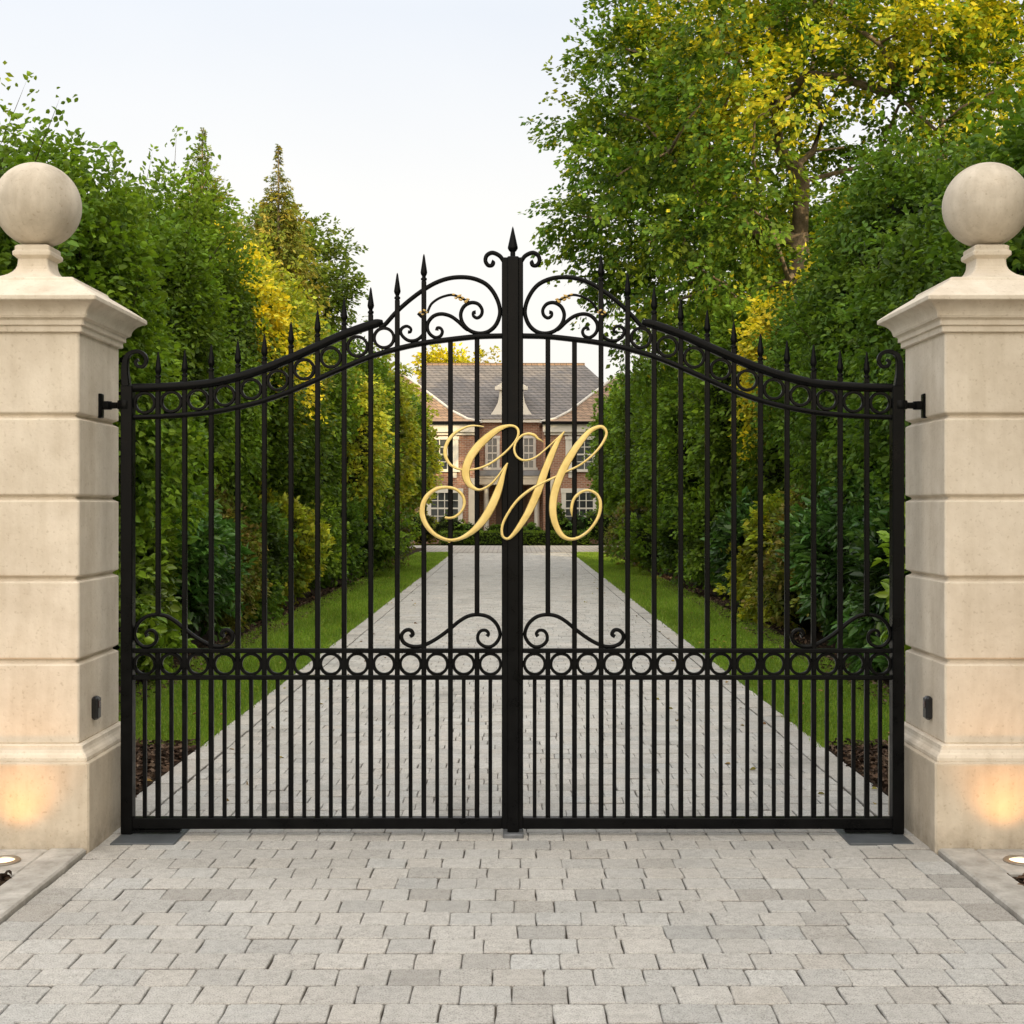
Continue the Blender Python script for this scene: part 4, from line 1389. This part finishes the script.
def conifer(label, loc, h, slope, rmax, pal, seed, n=520, L=0.12, Wd=0.035, weep=0.7):
    rng = np.random.default_rng(seed)
    zf = 1 - (1 - rng.random(n)) ** 0.75
    z = h * 0.25 + zf * h * 0.75
    a = rng.uniform(0, 2 * math.pi, n)
    env = np.minimum((h - z) ** 1.12 * slope, rmax) * (0.6 + 0.55 * ((z * 1.9 + 0.3 * np.sin(a * 2)) % 1.0)) + 0.015
    rr = env * rng.uniform(0.35, 1.1, n)
    d = np.stack([np.cos(a), np.sin(a), np.full(n, 0.55)], 1) + rng.normal(0, 0.15, (n, 3))
    org = np.stack([np.cos(a) * rr * 0.35, np.sin(a) * rr * 0.35, z - 0.1], 1)
    p = sprays(rng, org, d, 26, np.maximum(rr * 0.8, 0.07), 0.22, L, Wd, pal, rng.uniform(0.7, 1.25, n), weep, 0.5)
    t = empty('conifer', label, 'conifer', loc)
    obj('crown', leaf_mesh('crown', *p, M['leaf_soft'], False), t)
    MB().tube3([(0, 0, -0.05), (0, 0, h * .4), (0, 0, h * 0.985)], [0.12, 0.08, 0.010], 7).build('trunk', M['bark'], t, 'all')
conifer('slim pale green conifer tip above the left hedge, nearer the gate', (-6.05, 25.0, 0), 9.1, 0.34, 1.2, YGREEN[:1] + OLIVE + GOLDC[:1], 91, 1700, 0.13, 0.045, 0.15)
conifer('weeping golden conifer standing above the left hedge', (-5.40, 29.6, 0), 10.1, 0.33, 1.15, GOLDC + OLIVE[:2], 92, 1500, 0.14, 0.05, 0.9)

# ------------------------------------------------------------------ mansion at the end of the drive
YW, YC = 57.0, 60.0
H = empty('mansion', 'red brick mansion with slate roof and white portico at the end of the drive', 'mansion', (0, YW, 0))
def hp(name, mb, mat, parent=H, smooth=None, label=None, fix=False):
    for i in range(len(mb.v)): mb.v[i] = mb.v[i] - np.array([0, YW, 0])
    me = mb.mesh(name, mat, smooth)
    if fix: fix_normals(me)
    o = obj(name, me, parent)
    if label: o['label'] = label
    return o
hp('wing_wall', MB().box(-9, -1.5, YW, 67, -0.1, 5.30), M['brick'])
hp('wing_wall', MB().box(1.40, 9, YW, 67, -0.1, 5.30), M['brick'])
hp('centre_wall', MB().box(-1.5, 1.4, YC, 67, -0.1, 5.62), M['brick'])
# eaves: gutter, fascia and cornice
for x0, x1 in ((-9.35, -1.42), (1.32, 9.35)):
    hp('gutter', MB().box(x0, x1, YW - 0.42, YW - 0.25, 5.27, 5.39), M['iron'])
    hp('fascia', MB().box(x0 + 0.05, x1 - 0.05, YW - 0.248, YW - 0.02, 4.93, 5.268).box(x0 + .1, x1 - .1, YW - 0.12, YW - 0.004, 4.80, 4.928), M['white'])
hp('fascia', MB().box(-1.44, 1.34, YC - 0.30, YC - 0.01, 5.55, 5.70), M['white'])
def roof_poly(name, V, Fc, mat):
    hp(name, MB().add(V, Fc), mat, fix=False)
V = [(-5.3, YC - 0.35, 5.70), (6.2, YC - 0.35, 5.70), (3.7, 66, 8.95), (-4.35, 66, 8.95), (6.2, 72.3, 5.70), (-5.3, 72.3, 5.70)]
roof_poly('main_roof', V, [(0, 1, 2, 3), (1, 4, 2), (4, 5, 3, 2), (5, 0, 3)], M['roof'])
hp('ridge_tiles', MB().box(-4.40, 3.75, 65.9, 66.1, 8.90, 9.02), M['roof_tan'])
def wing_roof(s, xi, xo, xp):
    """bell-cast hipped roof: stacked loops from the eaves to the ridge"""
    prof = [(0.0, 5.36), (0.16, 5.52), (0.34, 5.92), (0.55, 6.58), (0.78, 7.30), (1.0, 7.95)]
    V = []
    for t_, z in prof:
        a = xi + (xp - xi) * t_; b = xo + (xp - xo) * t_
        yf = YW - 0.36 + 3.9 * t_
        V += [(a, yf, z), (b, yf, z), (b, 67, z), (a, 67, z)]
    Fc = []
    for k in range(len(prof) - 1):
        for i in range(4):
            j = (i + 1) % 4
            Fc.append((k * 4 + i, k * 4 + j, k * 4 + 4 + j, k * 4 + 4 + i))
    me = hp('wing_roof', MB().add(V, Fc), M['roof_tan'], fix=True)
    # hip tiles along the inner front corner
    pts = []
    for t_, z in prof:
        pts.append((xi + (xp - xi) * t_, YW - 0.36 + 3.9 * t_, z + 0.02))
    hp('hip_tiles', MB().tube3(pts, [0.065] * len(pts), 8), M['kerb'])
wing_roof(-1, -1.36, -9.45, -5.3)
wing_roof(1, 1.26, 9.45, 5.2)
# dormer with scrolled cheeks
YD = 60.12
pr = [(0.98, 5.86), (0.96, 5.95), (0.80, 6.18), (0.64, 6.5), (0.57, 6.85), (0.56, 7.1)]
out = [(x, z) for x, z in pr] + [(-x, z) for x, z in reversed(pr)]
n_ = len(out)
V = [(x - 0.03, YD, z) for x, z in out] + [(x - 0.03, YD + 0.25, z) for x, z in out]
hp('dormer', MB().add(V, [tuple(range(n_)), tuple(range(2 * n_ - 1, n_ - 1, -1))] + [(i, i + n_, (i + 1) % n_ + n_, (i + 1) % n_) for i in range(n_)])
   .box(-0.80, 0.74, YD - 0.15, YD + 0.3, 7.1, 7.26).box(-0.5, 0.45, YD + 0.25, 65, 6.0, 7.09), M['white'], fix=True)
hp('dormer_pediment', MB().add([(-0.74, YD - 0.1, 7.262), (0.68, YD - 0.1, 7.262), (-0.03, YD - 0.1, 7.75), (-0.74, YD + 2, 7.262), (0.68, YD + 2, 7.262), (-0.03, YD + 2, 7.75)],
   [(0, 1, 2), (5, 4, 3), (0, 3, 4, 1), (1, 4, 5, 2), (2, 5, 3, 0)]), M['white'], fix=True)

def window(xc, yf, zb, w_, h_, nx=2, ny=4, parent=H, surround=0.14):
    fr = MB()
    a, b = xc - w_ / 2, xc + w_ / 2
    s = surround
    fr.box(a - s, a, yf - 0.07, yf - 0.003, zb, zb + h_)
    fr.box(b, b + s, yf - 0.07, yf - 0.003, zb, zb + h_)
    fr.box(a - s - 0.03, b + s + 0.03, yf - 0.09, yf - 0.003, zb + h_, zb + h_ + s)
    for i in range(1, nx):
        x = a + w_ * i / nx
        fr.box(x - 0.02, x + 0.02, yf - 0.050, yf - 0.006, zb, zb + h_)
    for j in range(1, ny):
        z = zb + h_ * j / ny
        hh = 0.035 if j == ny // 2 else 0.018
        fr.box(a, b, yf - 0.047, yf - 0.008, z - hh, z + hh)
    f = hp('window', fr, M['white'])
    hp('sill', MB().box(a - s - 0.08, b + s + 0.08, yf - 0.14, yf - 0.003, zb - 0.12, zb - 0.001), M['white'], f)
    hp('pane', MB().box(a, b, yf - 0.032, yf - 0.012, zb, zb + h_), M['glass'], f)
# wings: upper and lower pairs
for xc in (-3.05, -6.2):
    window(xc, YW, 3.28, 1.05, 1.32, 3, 4)
    window(xc + 0.05, YW, 0.85, 1.20, 1.38, 4, 4, surround=0.2)
for xc in (3.05, 6.2):
    window(xc, YW, 3.28, 1.05, 1.32, 3, 4)
    window(xc - 0.05, YW, 0.85, 1.20, 1.38, 4, 4, surround=0.2)
# tall narrow stone strips beside the upper windows
for x in (-2.55, 2.60):
    hp('quoin', MB().box(x - 0.09, x + 0.09, YW - 0.04, YW - 0.003, 2.9, 4.79), M['white'])
window(-0.92, YC, 3.45, 0.42, 1.36, 2, 4, surround=0.13)
window(0.78, YC, 3.45, 0.42, 1.36, 2, 4, surround=0.13)
# portico
hp('portico_roof', MB().box(-1.62, 1.56, 58.0, YC - 0.003, 3.02, 3.26), M['lead'])
hp('entablature', MB().box(-1.56, 1.50, 58.05, YC - 0.005, 2.62, 3.018).box(-1.60, 1.54, 58.02, YC - 0.2, 2.90, 2.96), M['cream'])
def column(x, w_=0.13):
    hp('column', MB().lathe(x, 58.3, [(w_ * 1.35, 0.0), (w_ * 1.35, 0.10), (w_ * 1.15, 0.12), (w_, 0.2), (w_ * 0.86, 2.42), (w_ * 1.0, 2.45), (w_ * 1.3, 2.52), (w_ * 1.3, 2.618)], 20), M['white'], smooth=40)
for x in (-1.18, 1.14): column(x)
for x in (-1.20, 1.16):
    hp('pilaster', MB().box(x - 0.12, x + 0.12, YC - 0.08, YC - 0.004, 0, 2.61), M['white'])
d_ = hp('front_door', MB().box(-0.55, 0.5, YC - 0.06, YC - 0.004, 0.2, 2.3).box(-0.75, -0.552, YC - 0.08, YC - 0.004, 0.0, 2.5).box(0.502, 0.70, YC - 0.08, YC - 0.004, 0.0, 2.5), M['door'])
hp('pane', MB().box(-0.40, -0.06, YC - 0.068, YC - 0.062, 1.0, 2.1).box(0.02, 0.36, YC - 0.068, YC - 0.062, 1.0, 2.1), M['glass'], d_)
hp('step', MB().box(-1.5, 1.45, 57.9, YC - 0.006, -0.1, 0.16, 0.02), M['kerb'])
# pale brick piers between wings and portico
for x in (-1.78, 1.72):
    hp('pier', MB().box(x - 0.15, x + 0.15, YW - 0.09, YW - 0.003, 0, 2.9), M['cream'])

# outbuilding behind on the left
O = empty('outbuilding', 'small cream outbuilding with brown hipped roof left of the mansion', 'outbuilding', (-5.9, 72, 0))
MB().box(-1.1, 1.5, 0, 3, -0.1, 7.0).build('wall', M['cream'], O)
MB().add([(-1.35, -0.3, 7.0), (1.75, -0.3, 7.0), (1.75, 3.3, 7.0), (-1.35, 3.3, 7.0), (0.2, 1.5, 8.55)], [(0, 1, 4), (1, 2, 4), (2, 3, 4), (3, 0, 4), (3, 2, 1, 0)]).build('roof', M['roof_tan'], O)
f = MB().box(0.22, 0.30, -0.06, -0.003, 5.3, 6.5).box(0.72, 0.80, -0.06, -0.003, 5.3, 6.5).box(0.22, 0.80, -0.06, -0.003, 6.502, 6.6).build('window', M['white'], O)
MB().box(0.301, 0.719, -0.03, -0.004, 5.3, 6.5).build('pane', M['glass'], f)

# clipped box hedge and round shrubs in front of the house
def box_hedge():
    rng = np.random.default_rng(55)
    n = 900
    x0, x1, y0, y1, h = -3.0, 3.25, 53.25, 54.25, 0.56
    x = rng.uniform(x0, x1, n); y = rng.uniform(y0, y1, n)
    top = rng.random(n) < 0.5
    z = np.where(top, h - 0.1, rng.uniform(0.06, h - 0.08, n))
    y = np.where(top, y, y0 + 0.05)
    d = np.stack([rng.normal(0, .3, n), np.where(top, 0, -1.0), np.where(top, 1.0, 0.3)], 1) + rng.normal(0, 0.3, (n, 3))
    p = sprays(rng, np.stack([x, y, z], 1), d, 14, np.full(n, 0.14), 0.8, 0.09, 0.06, LIME[:2] + GREEN, rng.uniform(0.8, 1.2, n), 0.0, 0.6)
    o = obj('box_hedge', leaf_mesh('box_hedge', *p, M['leaf'], False))
    tag(o, 'low clipped box hedge across the far end of the drive', 'hedge')
    MB().box(x0 + .05, x1 - .05, y0 + .06, y1 - .05, -0.05, h - 0.05).build('shade_core', M['core'], o)
box_hedge()
rgs = random.Random(9)
for i, (x, y, r, h, k, lab) in enumerate([(-2.75, 55.6, 0.75, 1.35, 'green', 'round green shrub under the left ground floor window of the mansion'),
        (-1.75, 55.4, 0.5, 0.95, 'deep', 'small dark round shrub left of the portico'),
        (-0.75, 55.6, 0.42, 0.85, 'deep', 'small round shrub beside the left portico column'),
        (0.85, 55.6, 0.42, 0.85, 'deep', 'small round shrub beside the right portico column'),
        (1.95, 55.5, 0.55, 1.7, 'green', 'upright green shrub right of the portico'),
        (2.95, 55.7, 0.8, 1.3, 'laurel', 'bushy laurel under the right ground floor window of the mansion'),
        (-3.9, 55.2, 0.8, 1.5, 'yellow', 'yellow-green shrub left of the mansion windows'),
        (4.0, 55.2, 0.8, 1.5, 'green', 'green shrub at the right end of the mansion front')]):
    pal, L = {'green': (GREEN, .10), 'deep': (DEEP, .09), 'laurel': (LAUREL, .12), 'yellow': (YGREEN, .11)}[k]
    me, cme = hedge_crown(800 + i, (r, r, h / 2), h / 2, 150, 22, L, L * .65, pal, slen=0.28, e=2.2, fine=False, top_shoots=4, core=0.78)
    t = empty('shrub', lab, 'shrub', (x, y, 0), 0, 'shrubs in front of the mansion')
    obj('foliage', me, t); obj('shade_core', cme, t)
